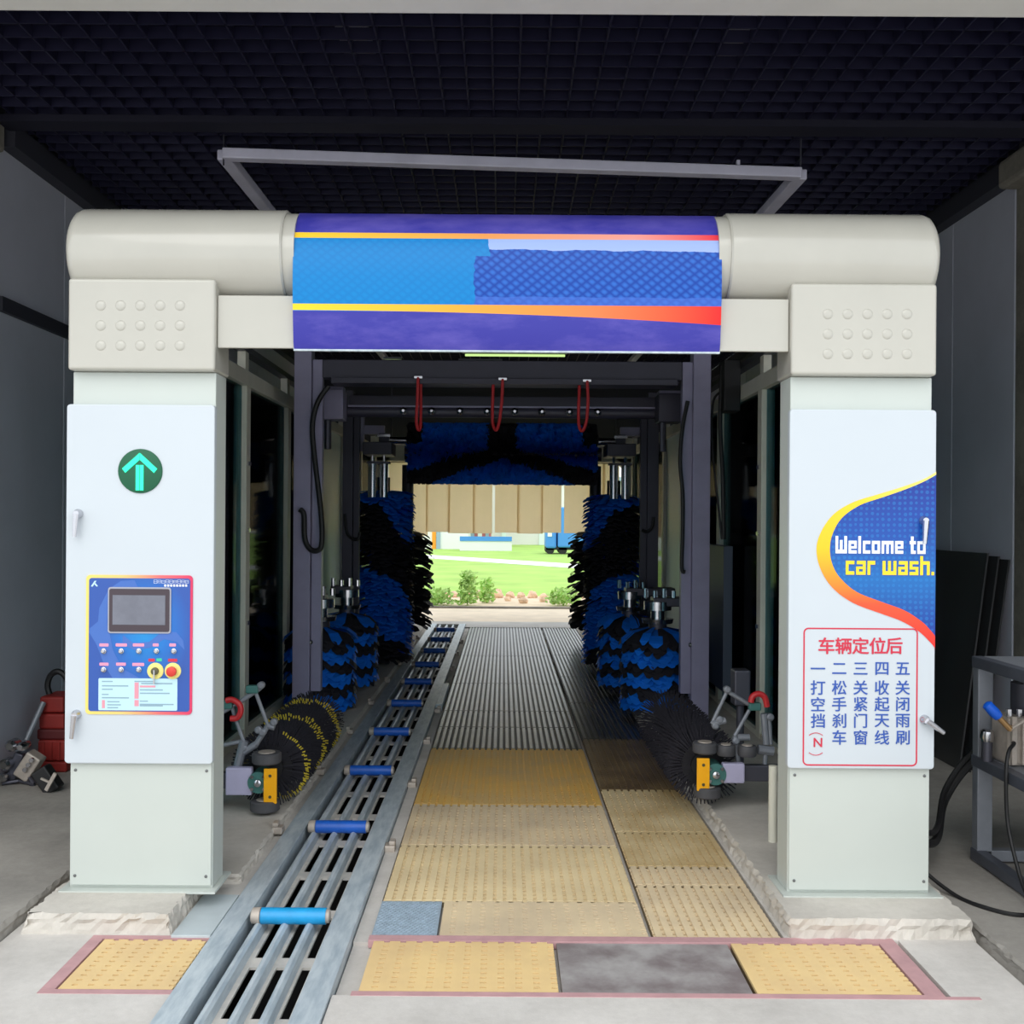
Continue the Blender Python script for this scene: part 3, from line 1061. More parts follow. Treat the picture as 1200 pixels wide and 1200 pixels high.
# squared lettering
GL = {
    'W': (5.6, [(0, 1.3, 0, 6), (2.15, 3.45, 0, 4.6), (4.3, 5.6, 0, 6), (0, 5.6, 0, 1.3)]),
    'e': (4.0, [(0, 1.2, 0, 4.4), (0, 4, 3.3, 4.4), (2.8, 4, 1.8, 4.4), (0.9, 4, 1.7, 2.5), (0, 4, 0, 1.1)]),
    'l': (1.5, [(0, 1.3, 0, 6)]),
    'c': (3.6, [(0, 1.2, 0, 4.4), (0, 3.6, 3.3, 4.4), (0, 3.6, 0, 1.1)]),
    'o': (4.0, [(0, 1.2, 0, 4.4), (2.8, 4, 0, 4.4), (0, 4, 3.3, 4.4), (0, 4, 0, 1.1)]),
    'm': (5.8, [(0, 1.25, 0, 4.4), (2.3, 3.5, 0, 4.4), (4.55, 5.8, 0, 4.4), (0, 5.8, 3.2, 4.4)]),
    't': (3.0, [(0.6, 1.9, 0, 6), (0, 3, 3.3, 4.4), (0.6, 3, 0, 1.1)]),
    'a': (4.0, [(0.3, 4, 3.3, 4.4), (2.8, 4, 0, 4.4), (0, 4, 0, 1.0), (0, 1.2, 0, 2.6), (0, 4, 1.8, 2.6)]),
    'r': (3.2, [(0, 1.2, 0, 4.4), (0, 3.2, 3.2, 4.4)]),
    'w': (5.8, [(0, 1.25, 0, 4.4), (2.3, 3.5, 0, 4.4), (4.55, 5.8, 0, 4.4), (0, 5.8, 0, 1.2)]),
    's': (3.7, [(0, 3.7, 3.4, 4.4), (0, 1.2, 1.8, 4.4), (0, 3.7, 1.75, 2.6), (2.5, 3.7, 0, 2.6), (0, 3.7, 0, 1.0)]),
    'h': (4.0, [(0, 1.2, 0, 6), (0, 4, 3.3, 4.4), (2.8, 4, 0, 4.4)]),
    '.': (1.2, [(0, 1.1, 0, 1.1)]),
    ' ': (1.6, []),
}


def squared(s, x0, x1, z0, z1, y0, y1, nm, mat):
    tot = sum(GL[ch][0] for ch in s) + 0.75 * (len(s) - 1)
    k = (x1 - x0) / tot
    kz = (z1 - z0) / 6.0
    x = x0
    for ch in s:
        w, rs = GL[ch]
        mb = MB()
        for q, (a, b, c, d) in enumerate(rs):
            mb.box(x + a * k, x + b * k, y0 - 0.00003 * q, y1, z0 + c * kz, z0 + d * kz)
        if rs:
            mb.build(nm, mat, rdoor)
        x += (w + 0.75) * k


a, b = DP(236, 385), DP(553, 326)
e_ = 0.0035
squared('Welcome to', a[0] + e_, b[0] + e_, a[1] - e_, b[1] - e_, YF - 0.0026, YF - 0.001, 'letter_shadow', m_text_blue)
squared('Welcome to', a[0], b[0], a[1], b[1], YF - 0.0034, YF - 0.001, 'letter', m_text_white)
a, b = DP(272, 460), DP(584, 395)
squared('car wash.', a[0] + e_, b[0] + e_, a[1] - e_, b[1] - e_, YF - 0.0026, YF - 0.001, 'letter_shadow', m_text_blue)
squared('car wash.', a[0], b[0], a[1], b[1], YF - 0.0034, YF - 0.001, 'letter', m_text_yel)

# instruction notice
a, b = DP(121, 1131), DP(527, 649)
rframe(MB(), a[0], b[0], a[1], b[1], 0.022, 0.006, YF - 0.0016, YF + 0.0005).build('notice_border', m_text_red, rdoor, fix=True)
mb = MB()
for ch, cx in zip('车辆定位后', (205, 265, 325, 385, 443)):
    p = DP(cx, 710)
    text_mb(MB(), ch, p[0], p[1], 0.076, YF - 0.0015, 0.0014).build('character', m_text_red, rdoor)
p = DP(175, 1050)
text_mb(mb, 'N', p[0], p[1], 0.056, YF - 0.0015, 0.0008)
for cy, sg in ((1018, 1), (1090, -1)):
    for i in range(8):
        t0, t1 = [(-1 + 2 * (i + q) / 8) for q in (0, 1)]
        f = lambda t: (DP(175 + 24 * t, 0)[0], DP(0, cy)[1] - sg * 0.011 * t * t + sg * 0.004)
        q0, q1 = f(t0), f(t1)
        mb.bar((q0[0], YF - 0.0015, q0[1]), (q1[0], YF - 0.0015, q1[1]), 0.0016, 0.0028, up=(0, 0, 1))
mb.build('bracketed_letter', m_text_red, rdoor)['kind'] = 'stuff'
mb = MB()
for cx, s in ((175, '一打空挡'), (250, '二松手刹车'), (325, '三关紧门窗'), (400, '四收起天线'), (473, '五关闭雨刷')):
    for ch, cy in zip(s, (790, 857, 915, 973, 1032)):
        p = DP(cx, cy)
        text_mb(MB(), ch, p[0], p[1], 0.067, YF - 0.0015, 0.0008).build('character', m_text_blue, rdoor)

# ================================================================== HEADER COVER
hd = thing('header_cover', 'cream rounded header with blue and indigo printed banner across both cabinets', 'header', (0, 4.62, 2.34))
for s in (-1, 1):
    xo = -1.906 if s < 0 else 1.886
    xi = -0.965 if s < 0 else 0.975
    cY, cZ, R = 4.612, 2.868, 0.213
    L = abs(xo - xi)
    prof = [(0, R - 0.045), (0.008, R - 0.024), (0.022, R - 0.008), (0.045, R), (L - 0.008, R), (L, R - 0.006)]
    MB().lathe((xo, cY, cZ), (-s, 0, 0), prof, 64).build('tube_cover', m_cream, hd, smooth=True)
    MB().lathe((xi, cY, cZ), (-s, 0, 0), [(0, R - 0.014), (0.052, R - 0.014)], 64).build('collar', m_cream, hd, smooth=True)
    xa, xb = (-1.888, -1.252) if s < 0 else (1.238, 1.868)
    sh = MB().box(xa, xb, 4.422, 4.66, 2.338, 2.735).build('shoulder_box', m_cream, hd, bevel=0.014, seg=4)
    dim = MB().lathe((0, 0, 0), (0, -1, 0), [(0, 0.023), (0.002, 0.021), (0.0045, 0.013), (0.005, 0.005)], 18).mesh('stud', True)
    dim.materials.append(m_cream)
    x0, y0 = (118, 358) if s < 0 else (970, 368)
    for j in range(3):
        for i in range(5):
            p = W(x0 + i * 23.2, y0 + j * 23.4, 4.422)
            link('stud', dim, sh, loc=(p.x, 4.422, p.z))
    xa, xb = (-1.25, -0.916) if s < 0 else (0.934, 1.236)
    MB().box(xa, xb, 4.455, 4.475, 2.443, 2.672).build('infill_panel', m_cream, hd, bevel=0.004)
dr = [(4.452, 2.44), (4.438, 2.47), (4.426, 2.55), (4.416, 2.65), (4.412, 2.75), (4.416, 2.83), (4.428, 2.90), (4.452, 2.965), (4.49, 3.018), (4.545, 3.058), (4.61, 3.077), (4.68, 3.08), (4.78, 3.07), (4.78, 2.56)]
bn = MB().prism_x(dr, -0.916, 0.934).build('banner_drum', m_banner, hd, smooth=True, fix=True)
MB().box(-0.918, 0.936, 4.452, 4.47, 2.432, 2.446).build('edge_strip', m_steel, hd)

# ================================================================== SIDE FRAMES WITH GLASS
for s in (-1, 1):
    X = 1.97 * s
    nm = 'left' if s < 0 else 'right'
    t = thing('glass_partition', 'beige framed glass partition behind the ' + ('control cabinet' if s < 0 else 'welcome print cabinet'), 'partition', (X, 10, 0.045))
    ysl = [6.3, 7.72 - 0.0 * s, 9.2, 10.8, 12.4, 13.9, 15.4]
    for y in ysl:
        MB().box(X - 0.045, X + 0.045, y - 0.06, y + 0.06, 0.04, 2.70).build('upright', m_beige, t, bevel=0.006)
        MB().box(X - 0.03, X + 0.03, y - 0.05, y + 0.05, 2.81, 2.96).build('upper_upright', m_beige, t)
    MB().box(X - 0.05, X + 0.05, 4.95, 15.5, 2.695, 2.81).build('top_rail', m_beige, t, bevel=0.006)
    MB().box(X - 0.04, X + 0.04, 4.95, 15.5, 2.955, 3.0).build('upper_rail', m_dkmetal, t)
    MB().box(X - 0.04, X + 0.04, 4.95, 15.5, 0.04, 0.12).build('bottom_rail', m_beige, t)
    for i, (y0, y1) in enumerate(zip([4.95] + ysl[:-1], ysl)):
        pal = i == 4
        MB().box(X - 0.006, X + 0.006, y0 + 0.06, y1 - 0.06, 0.12, 2.695).build('pane', m_frost if pal else m_glass, t)
        MB().box(X + s * 0.02, X + s * 0.04, y0 + 0.06, y0 + 0.12, 0.12, 2.69).build('seal_strip', m_dkpanel, t)
    for z in (0.9, 1.6, 2.1):
        MB().box(X - s * 0.05 - 0.006, X - s * 0.05 + 0.006, 7.70, 7.76, z, z + 0.03).build('clip', m_inox, t)

o = MB().box(1.84, 1.918, 8.55, 9.75, 0.28, 1.50).build('slate_cover_panel', m_dkpanel, bevel=0.006)
tag(o, 'dark slate cover panel mounted on the right glass frame', 'panel')

# ================================================================== GANTRIES
def gantry(label, Y, xs, top, mg):
    t = thing('wash_gantry', label, 'gantry', (0, Y, 0.06))
    for (x0, x1) in xs:
        w = x1 - x0
        s = -1 if x0 < 0 else 1
        xm = x0 + w * 0.62 if s < 0 else x1 - w * 0.62
        a, b = (x0, xm) if s < 0 else (xm, x1)
        MB().box(a, b, Y, Y + 0.16, 0.045, top).build('post', mg, t, bevel=0.006)
        a, b = (xm, x1) if s < 0 else (x0, xm)
        MB().box(a + 0.004, b, Y + 0.035, Y + 0.12, 0.3, top - 0.12).build('post_channel', mg, t, bevel=0.004)
        MB().box(x0 - 0.04, x1 + 0.04, Y - 0.04, Y + 0.22, 0.044, 0.056).build('foot_plate', mg, t)
        mb = MB().lathe(((x0 + x1) / 2 + 0.03 * -s, Y + 0.035, 0.70 if Y < 9 else 0.9), (0, -1, 0), [(0, 0.022), (0.02, 0.02), (0.03, 0.01)], 12)
        mb.build('bolt', m_inox, t, smooth=True)
    return t


g1 = gantry('violet-grey front wash gantry with heavy cross beam and hanging hoses', 8.3, ((-1.705, -1.48), (1.445, 1.675)), 3.12, m_gantry)
MB().box(-1.48, 1.445, 8.32, 8.44, 2.85, 3.0).build('cross_beam', m_gantry_shade, g1, bevel=0.006)
MB().box(-1.40, 1.40, 8.26, 8.50, 2.800, 2.848).build('beam_flange', m_gantry_shade, g1, bevel=0.004)
for s, x0, x1, za, zb in ((-1, 375, 402, 491, 456), (1, 772, 800, 494, 461)):
    a, b = W(x0, za, 8.75), W(x1, zb, 8.75)
    bx_ = MB().box(a.x, b.x, 8.75, 8.98, a.z, b.z).build('motor_box', m_gantry if s < 0 else m_gantry_shade, g1, bevel=0.008)
    MB().box(a.x + 0.01, b.x - 0.01, 8.80, 8.95, b.z, b.z + 0.03).build('box_lid', m_gantry, bx_)
    MB().cyl((a.x + 0.05, 8.85, a.z - 0.25), (a.x + 0.05, 8.85, a.z), 0.03, 10).build('motor_shaft', m_dkmetal, g1, smooth=True)
    # drooping black service hose with a J-hook end
    hk = [(351, 597), (356, 603), (357, 630), (363, 643), (372, 645), (377, 636), (376, 600), (369, 540), (366, 500), (372, 472), (385, 452)] if s < 0 else [(806, 470), (800, 500), (797, 540), (800, 580), (800, 620), (799, 665), (803, 670)]
    tag(MB().tube([W(px, py, 8.26) for px, py in hk], 0.022 if s < 0 else 0.016, 8).build('service_hose', m_cable, smooth=True), 'black service hose looped on the %s front gantry post' % ('left' if s < 0 else 'right'), 'hose')
g2 = gantry('darker second gantry behind the front one, carrying side brush arms', 10.7, ((-1.685, -1.515), (1.43, 1.62)), 3.05, m_gantry_shade)
MB().box(-1.515, 1.43, 10.72, 10.82, 2.90, 3.0).build('cross_beam', m_gantry_shade, g2)
for s in (-1, 1):
    hk = [(404, 602), (406, 622), (411, 630), (419, 632), (422, 624)] if s < 0 else [(766, 606), (764, 618), (758, 623), (752, 621)]
    tag(MB().tube([W(px, py, 10.66) for px, py in hk], 0.016, 8).build('service_hose', m_cable, smooth=True), 'short black hose hook on the %s post of the second gantry' % ('left' if s < 0 else 'right'), 'hose')
    # brush carriage above the tall side brush
    xc = -1.40 if s < 0 else 1.30
    ca = MB().box(xc - 0.16, xc + 0.16, 11.3, 11.75, 2.42, 2.56).build('brush_carriage', m_dkmetal, g2, bevel=0.01)
    for dx in (-0.07, 0.06):
        MB().cyl((xc + dx, 11.45, 1.95), (xc + dx, 11.45, 2.34), 0.048, 12).build('cylinder', m_inox, g2, smooth=True)
        MB().cyl((xc + dx, 11.45, 2.34), (xc + dx, 11.45, 2.44), 0.016, 10).build('piston_rod', m_inox, ca, smooth=True)
    MB().box(xc - 0.13, xc + 0.13, 11.40, 11.5, 2.325, 2.35).build('clamp_bar', m_dkmetal, g2)

# spray bar
a, b = W(408, 485, 9.0), W(770, 489, 9.0)
zb_ = 2.655
sb = thing('spray_bar', 'dark horizontal spray pipe with a row of round nozzles', 'pipe', (0, 9.0, zb_))
MB().cyl((a.x - 0.05, 9.05, zb_), (b.x + 0.05, 9.05, zb_), 0.05, 20).build('pipe', m_gantry_shade, sb, smooth=True)
MB().box(a.x, b.x, 9.02, 9.10, zb_ + 0.045, zb_ + 0.14).build('cover_channel', m_gantry_shade, sb, bevel=0.006)
MB().box(a.x, b.x, 8.99, 9.12, zb_ + 0.035, zb_ + 0.05).build('drip_edge', m_gantry, sb)
nz = MB().lathe((0, 0, 0), (0, -1, 0), [(0, 0.02), (0.02, 0.033), (0.035, 0.033), (0.045, 0.018), (0.055, 0.012)], 14).mesh('nozzle', True)
nz.materials.append(m_inox)
for px in (473, 506, 539, 571, 603, 635, 667, 700):
    p = W(px, 480, 9.0)
    link('nozzle', nz, sb, loc=(p.x, 9.005, zb_ + 0.0))
for i, pts in enumerate((((490, 442), (489, 470), (488, 495), (491, 504), (493, 492), (493, 449)), ((589, 444), (588, 470), (585, 494), (581, 504), (577, 492), (578, 450)), ((688, 446), (689, 470), (687, 494), (682, 505), (678, 494), (679, 451)))):
    P_ = [W(px, py, 8.234 + (0.004 * k if k < 2 else 0.018 * (k - 1))) for k, (px, py) in enumerate(pts)]
    hs = thing('red_hose', ('thin red hose on the cross beam at the conveyor side', 'thin red hose on the cross beam between the other two', 'thin red hose on the cross beam at the right kerb side')[i], 'hose', P_[0], 'red hoses on the cross beam')
    MB().tube(P_, 0.013, 8).build('hose', m_red, hs, smooth=True)
    MB().box(P_[0].x - 0.035, P_[0].x + 0.035, 8.225, 8.325, P_[0].z - 0.012, P_[0].z + 0.012).build('fitting', m_inox, hs, bevel=0.004)
# hall lamps glimpsed above the beam
for (x0, x1, py, Y) in ((452, 468, 423, 13.5), (540, 586, 425, 13.5), (545, 662, 416, 12.6)):
    a, b = W(x0, py, Y), W(x1, py, Y)
    lamp = thing('fluorescent_tube', {452: 'short pale green lamp tube above the front cross beam', 540: 'mid-length pale green lamp tube above the front cross beam', 545: 'longest pale green lamp tube above the front cross beam'}[x0], 'lamp', (a.x, Y, a.z))
    MB().cyl((a.x, Y, a.z), (b.x, Y, a.z), 0.015, 10).build('tube', m_tube, lamp, smooth=True)
    MB().box(a.x - 0.03, b.x + 0.03, Y - 0.03, Y + 0.03, a.z + 0.022, a.z + 0.05).build('batten', m_tray, lamp)
    MB().cyl(((a.x + b.x) / 2, Y, a.z + 0.04), ((a.x + b.x) / 2, Y, 4.62), 0.006, 6).build('hanger', m_dkmetal, lamp)

# ================================================================== BRUSHES
def brush(name, label, cat, loc, r, length, pattern, layers, petals, droop, rot=None, core=0.08, group=None, tip=0.5, jit=0.10, shaft=None, smat=None, twist=0.3):
    """cylinder brush, axis = local Z, base at z=0; each bristle is a tapering drooping strip"""
    t = thing(name, label, cat, loc, group)
    if rot is not None:
        t.rotation_euler = rot
    bl, bk = MB(), MB()
    for j in range(layers):
        z = length * (j + 0.5) / layers
        off = random.random()
        rr = r * (1.0 if tip is None else 1.0)
        for i in range(petals):
            a = 2 * PI * (i + off) / petals + random.uniform(-0.05, 0.05)
            R = rr * (1 + random.uniform(-jit, jit * 0.5))
            w = 2 * PI * r / petals * random.uniform(0.9, 1.5)
            ca, sa = math.cos(a), math.sin(a)
            tw = random.uniform(-twist, twist)
            ct, st = math.cos(tw), math.sin(tw)
            zj = z + random.uniform(-0.5, 0.5) * length / layers
            pts = []
            for q, (fr, dz, ww) in enumerate(((0.25, 0.0, 0.35), (0.72, -droop * 0.28, 0.9), (0.94, -droop * 0.72, 1.0), (1.0, -droop, tip))):
                x, y = ca * R * fr, sa * R * fr
                zz = zj + dz
                h_ = w * ww / 2
                pts.append((x - sa * h_ * ct, y + ca * h_ * ct, zz + h_ * st))
                pts.append((x + sa * h_ * ct, y - ca * h_ * ct, zz - h_ * st))
            fs = [(0, 1, 3, 2), (2, 3, 5, 4), (4, 5, 7, 6)]
            (bl if pattern(a, zj / length) else bk).add(pts, fs)

    def put(mb, nm, mt):
        if not mb.v:
            return
        me = mb.mesh(nm)
        me.materials.append(mt)
        o = bpy.data.objects.new(nm, me)
        COL.objects.link(o)
        o.parent = t
        o['kind'] = 'stuff'
    put(bl, 'blue_bristles', m_bluebr)
    put(bk, 'black_bristles', m_blackbr)
    e0, e1 = shaft or (0.0, 0.0)
    me = MB().cyl((0, 0, -e0), (0, 0, length + e1), core, 16).mesh('core', True)
    me.materials.append(m_dkmetal)
    o = bpy.data.objects.new('core', me)
    COL.objects.link(o)
    o.parent = t
    if smat:
        me = MB().lathe((0, 0, length + 0.02), (0, 0, 1), smat, 20).mesh('drive_head', True)
        me.materials.append(m_inox)
        o = bpy.data.objects.new('drive_head', me)
        COL.objects.link(o)
        o.parent = t
    return t


def fold(a, z, k=1.0):
    return math.sin(a * 1.0 + z * 9 * k) + 0.35 * math.sin(2 * a - z * 5)


brush('side_brush', 'tall blue and black vertical brush on the left, beside the conveyor', 'brush', (-1.40, 11.9, 0.12), 0.37, 1.92, lambda a, z: fold(a, z) > 0.05, 44, 34, 0.07, shaft=(0.08, 0.15), group=None, jit=0.08)
brush('side_brush', 'tall blue and black vertical brush on the right side of the lane', 'brush', (1.28, 11.9, 0.10), 0.36, 1.92, lambda a, z: fold(PI - a, z) > 0.0, 44, 34, 0.07, shaft=(0.10, 0.15), jit=0.08)
brush('side_brush', 'ragged black vertical brush by the exit, beside the conveyor', 'brush', (-1.33, 14.2, 0.28), 0.37, 1.28, lambda a, z: False, 14, 16, 0.10, shaft=(0.28, 0.9), jit=0.16, tip=0.15)
brush('side_brush', 'ragged black vertical brush by the exit, at the right of the lane', 'brush', (1.27, 14.2, 0.28), 0.37, 1.28, lambda a, z: False, 14, 16, 0.10, shaft=(0.28, 0.9), jit=0.16, tip=0.15)
bands = lambda k, ph: (lambda a, z: ((z * k + ph + 0.10 * math.sin(6 * a)) % 1.0) > 0.46)
for x, y, r, lab in ((-1.60, 9.0, 0.32, 'short blue banded rocker brush behind the left front gantry post'), (1.36, 9.0, 0.33, 'short blue banded rocker brush behind the right front gantry post'),
                     (-1.56, 10.25, 0.32, 'short shaded rocker brush behind the left banded one'), (1.27, 10.25, 0.33, 'short shaded rocker brush behind the right banded one')):
    arm = brush('rocker_brush', lab, 'brush', (x, y, 0.16), r, 0.62, bands(3.2, 0.35), 17, 22, 0.13, shaft=(0.08, 0.06), jit=0.06, tip=0.25,
          smat=[(0.0, 0.02), (0.01, 0.13), (0.05, 0.14), (0.055, 0.06), (0.12, 0.06), (0.125, 0.12), (0.2, 0.12), (0.21, 0.05)])
    s = -1 if x < 0 else 1
    MB().box(min(x, s * 1.66) - 0.05, max(x, s * 1.66) + 0.05, y - 0.10, y + 0.10, 0.96, 1.04).build('arm_beam', m_dkmetal, arm, bevel=0.01)
    for k in range(4):
        MB().cyl((x - 0.12 + 0.08 * k, y - 0.11, 1.04), (x - 0.12 + 0.08 * k, y - 0.11, 1.12 - 0.02 * (k % 2)), 0.022, 10).build('bolt', m_inox, arm, smooth=True)
def top_pat(a, u):
    v, c = (math.cos(a) + 1) / 2, abs(u - 0.5)
    if v < 0.5 and c < 0.075:
        return False
    if abs(v - 0.50 - c * 0.95) < 0.13:
        return False
    return not (c > 0.42 and v < 0.35)


tb = brush('top_brush', 'wide horizontal roof brush in blue and black above the lane', 'brush', (-1.10, 12.0, 2.48), 0.36, 2.18,
           top_pat, 110, 56, 0.015, rot=(0, PI / 2, 0), shaft=(0.06, 0.06), jit=0.03, tip=0.9, twist=1.6)
for s in (-1, 1):
    x0, x1 = (-1.40, -1.13) if s < 0 else (1.10, 1.36)
    sh = thing('brush_shaft', 'stainless shaft end with flange holding the roof brush on the %s' % ('conveyor side' if s < 0 else 'side away from the conveyor'), 'shaft', ((x0 + x1) / 2, 12.0, 2.62))
    MB().cyl((x0, 12.0, 2.63), (x1, 12.0, 2.63), 0.045, 16).build('sleeve', m_inox, sh, smooth=True)
    xf = x0 if s < 0 else x1
    MB().box(xf - 0.06, xf + 0.06, 11.93, 12.07, 2.55, 2.71).build('flange_block', m_dkmetal, sh, bevel=0.01)
    for dz in (-0.05, 0.05):
        MB().box(xf - 0.075, xf + 0.075, 11.91, 11.94, 2.63 + dz - 0.015, 2.63 + dz + 0.015).build('clamp', m_inox, sh)
    xe = s * 1.69
    MB().box(min(xf, xe), max(xf, xe), 11.96, 12.04, 2.70, 2.80).build('support_beam', m_gantry, sh)
    MB().box(xe - 0.05, xe + 0.05, 11.94, 12.06, 2.5, 3.0).build('hanger_plate', m_gantry, sh)


def wheel_brush(label, cx, cz, r, y0, y1, yellow, s):
    t = thing('wheel_brush', label, 'brush', (cx, y0, cz - r))
    bk, ye = MB(), MB()
    N, rings = (84 if yellow else 60), 15
    for j in range(rings):
        y = y0 + (y1 - y0) * j / (rings - 1)
        for i in range(N):
            a = 2 * PI * (i + 0.5 * (j % 2)) / N + random.uniform(-0.02, 0.02)
            ca, sa = math.cos(a), math.sin(a)
            R = r * random.uniform(0.95, 1.0)
            w0, w1 = 0.002, 0.0038
            yj = y + random.uniform(-0.016, 0.016)
            yel = yellow and (((a / (2 * PI)) * 1.0 + j * 0.17 + 0.1) % 1.0) < 0.30
            p = [(cx + ca * 0.07 - sa * w0, yj, cz + sa * 0.07 + ca * w0), (cx + ca * 0.07 + sa * w0, yj, cz + sa * 0.07 - ca * w0),
                 (cx + ca * R * 0.91 + sa * w1, yj - 0.012, cz + sa * R * 0.91 - ca * w1), (cx + ca * R * 0.91 - sa * w1, yj - 0.012, cz + sa * R * 0.91 + ca * w1),
                 (cx + ca * R + sa * w1, yj - 0.02, cz + sa * R - ca * w1), (cx + ca * R - sa * w1, yj - 0.02, cz + sa * R + ca * w1)]
            bk.add(p[:4], [(0, 1, 2, 3)])
            (ye if yel else bk).add([p[3], p[2], p[4], p[5]], [(0, 1, 2, 3)])
    o = bk.build('black_bristles', m_blackbr, t)
    o['kind'] = 'stuff'
    if yellow:
        o = ye.build('yellow_bristle_tips', m_yelbr, t)
        o['kind'] = 'stuff'
    MB().cyl((cx, y0 - 0.03, cz), (cx, y1 + 0.06, cz), 0.075, 24).build('core', m_rubber, t, smooth=True)
    MB().cyl((cx, y0 + 0.01, cz), (cx, y0 + 0.02, cz), r * 0.55, 32).build('end_disc', m_rubber, t, smooth=True)
    return t


wheel_brush('horizontal wheel brush with yellow-tipped black bristles beside the conveyor', -1.33, 0.275, 0.225, 5.885, 7.2, True, -1)
wheel_brush('horizontal all-black wheel brush at the right edge of the lane', 1.16, 0.305, 0.225, 5.885, 7.2, False, 1)


def guide(label, s, bar, tops, bottom, plate):
    """guide head: yellow plate between rubber wheels on a bracket"""
    Y = 5.72
    a, b = W(bar[0], bar[3], Y), W(bar[1], bar[2], Y)
    t = thing('wheel_brush_guide', label, 'guide head', ((a.x + b.x) / 2, Y, 0.07))
    yp = MB().box(a.x, b.x, Y - 0.02, Y, a.z, b.z).build('yellow_plate', m_yellow, t, bevel=0.004)
    for dz in (0.2, 0.8):
        MB().lathe(((a.x + b.x) / 2, Y - 0.02, a.z + (b.z - a.z) * dz), (0, -1, 0), [(0, 0.009), (0.004, 0.008)], 10).build('bolt', m_key, yp, smooth=True)
    for (px, py, r) in tops + [bottom]:
        c = W(px, py, Y)
        w = MB().lathe((c.x, Y + 0.03, c.z - 0.03), (0, 0, 1), [(0, r * 0.9), (0.008, r), (0.052, r), (0.06, r * 0.9)], 28).build('wheel', m_wheel, t, smooth=True)
        MB().lathe((c.x, Y + 0.03, c.z + 0.028), (0, 0, 1), [(0, r * 0.6), (0.006, r * 0.55)], 20).build('hub', m_cast, w, smooth=True)
    a, b = W(plate[0], plate[3], Y + 0.02), W(plate[1], plate[2], Y + 0.02)
    MB().box(a.x, b.x, Y, Y + 0.05, a.z, b.z).build('bracket_plate', m_gantry2, t, bevel=0.008)
    # bearing flange with bolts
    fx = (plate[1] + bar[0]) / 2 if s < 0 else (plate[0] + bar[1]) / 2
    c = W(fx, (plate[2] + plate[3]) / 2 + 2, Y)
    fl_ = MB().cyl((c.x, Y - 0.005, c.z), (c.x, Y + 0.145, c.z), 0.06, 24).build('bearing', m_teal, t, smooth=True)
    MB().lathe((c.x, Y - 0.005, c.z), (0, -1, 0), [(0, 0.022), (0.02, 0.02), (0.024, 0.012)], 14).build('axle_end', m_inox, fl_, smooth=True)
    for k in (45, 135, 225, 315):
        x, z = c.x + 0.048 * math.cos(math.radians(k)), c.z + 0.048 * math.sin(math.radians(k))
        MB().cyl((x, Y - 0.018, z), (x, Y, z), 0.010, 8).build('bolt', m_inox, fl_)
    # arm frame behind carrying it
    xo = -1.74 if s < 0 else 1.74
    MB().box(min(c.x, xo), max(c.x, xo), Y + 0.045, Y + 0.10, c.z - 0.05, c.z + 0.04).build('arm', m_dkmetal, t, bevel=0.006)
    xs_ = xo - s * 0.03
    MB().box(xs_ - 0.04, xs_ + 0.04, Y + 0.02, Y + 0.14, 0.04, c.z + 0.05).build('stand', m_dkmetal, t, bevel=0.006)
    return t


guide('yellow plate guide head with two grey wheels in front of yellow-tipped brush', -1, (309.5, 325, 900, 941), [(311, 889, 0.082)], (309, 945, 0.082), (265, 296, 899, 931))
guide('yellow plate guide head with four grey wheels in front of all-black brush', 1, (816, 831, 888, 926), [(827, 877, 0.068), (852, 880, 0.052), (877, 881, 0.052)], (830, 929, 0.076), (846, 872, 894, 917))


def linkage(label, Y, segs, red, knuckles, teal):
    p0 = W(*segs[0][0], Y)
    t = thing('brush_linkage', label, 'linkage', (p0.x, Y, 0.1))
    for (a, b, r) in segs:
        MB().cyl(W(*a, Y), W(*b, Y), r, 10).build('rod', m_frame, t, smooth=True)
    for k in knuckles:
        c = W(*k, Y)
        MB().lathe((c.x, Y + 0.02, c.z), (0, -1, 0), [(0, 0.02), (0.036, 0.021), (0.044, 0.012)], 14).build('knuckle', m_frame, t, smooth=True)
    for k in teal:
        c = W(*k, Y)
        MB().box(c.x - 0.035, c.x + 0.035, Y - 0.025, Y + 0.022, c.z - 0.02, c.z + 0.025).build('clamp', m_teal, t, bevel=0.008)
    MB().tube([W(px, py, Y - 0.03) for px, py in red], 0.017, 8).build('red_tube', m_red, t, smooth=True)
    return t


linkage('bent grey rod linkage with red tube loop beside the control cabinet', 5.79,
        [((262, 834), (282, 822), 0.012), ((282, 822), (305, 806), 0.014), ((299, 810), (314, 850), 0.011), ((275, 840), (286, 870), 0.011), ((286, 868), (262, 873), 0.012), ((286, 868), (276, 908), 0.026), ((275, 840), (272, 828), 0.011), ((314, 850), (322, 852), 0.02), ((314, 850), (300, 872), 0.016), ((300, 872), (280, 885), 0.02)],
        [(265, 821), (272, 820), (280, 825), (282, 833), (278, 841), (270, 842)], [(306, 803), (303, 855), (321, 846), (308, 858), (286, 876)], [(296, 808), (266, 826)])
linkage('bent grey rod linkage with red tube arch beside the welcome print cabinet', 5.81,
        [((834, 848), (852, 810), 0.011), ((852, 810), (872, 822), 0.012), ((878, 832), (861, 862), 0.011), ((895, 836), (898, 872), 0.02), ((901, 838), (903, 872), 0.012), ((861, 862), (864, 880), 0.014), ((864, 879), (866, 902), 0.014), ((897, 879), (896, 902), 0.014), ((872, 822), (884, 829), 0.012), ((864, 864), (878, 864), 0.02), ((834, 848), (850, 844), 0.02), ((888, 878), (906, 880), 0.028)],
        [(880, 823), (882, 816), (889, 813), (896, 817), (899, 828)], [(852, 808), (838, 850), (843, 843), (902, 840), (862, 868)], [(884, 828)])
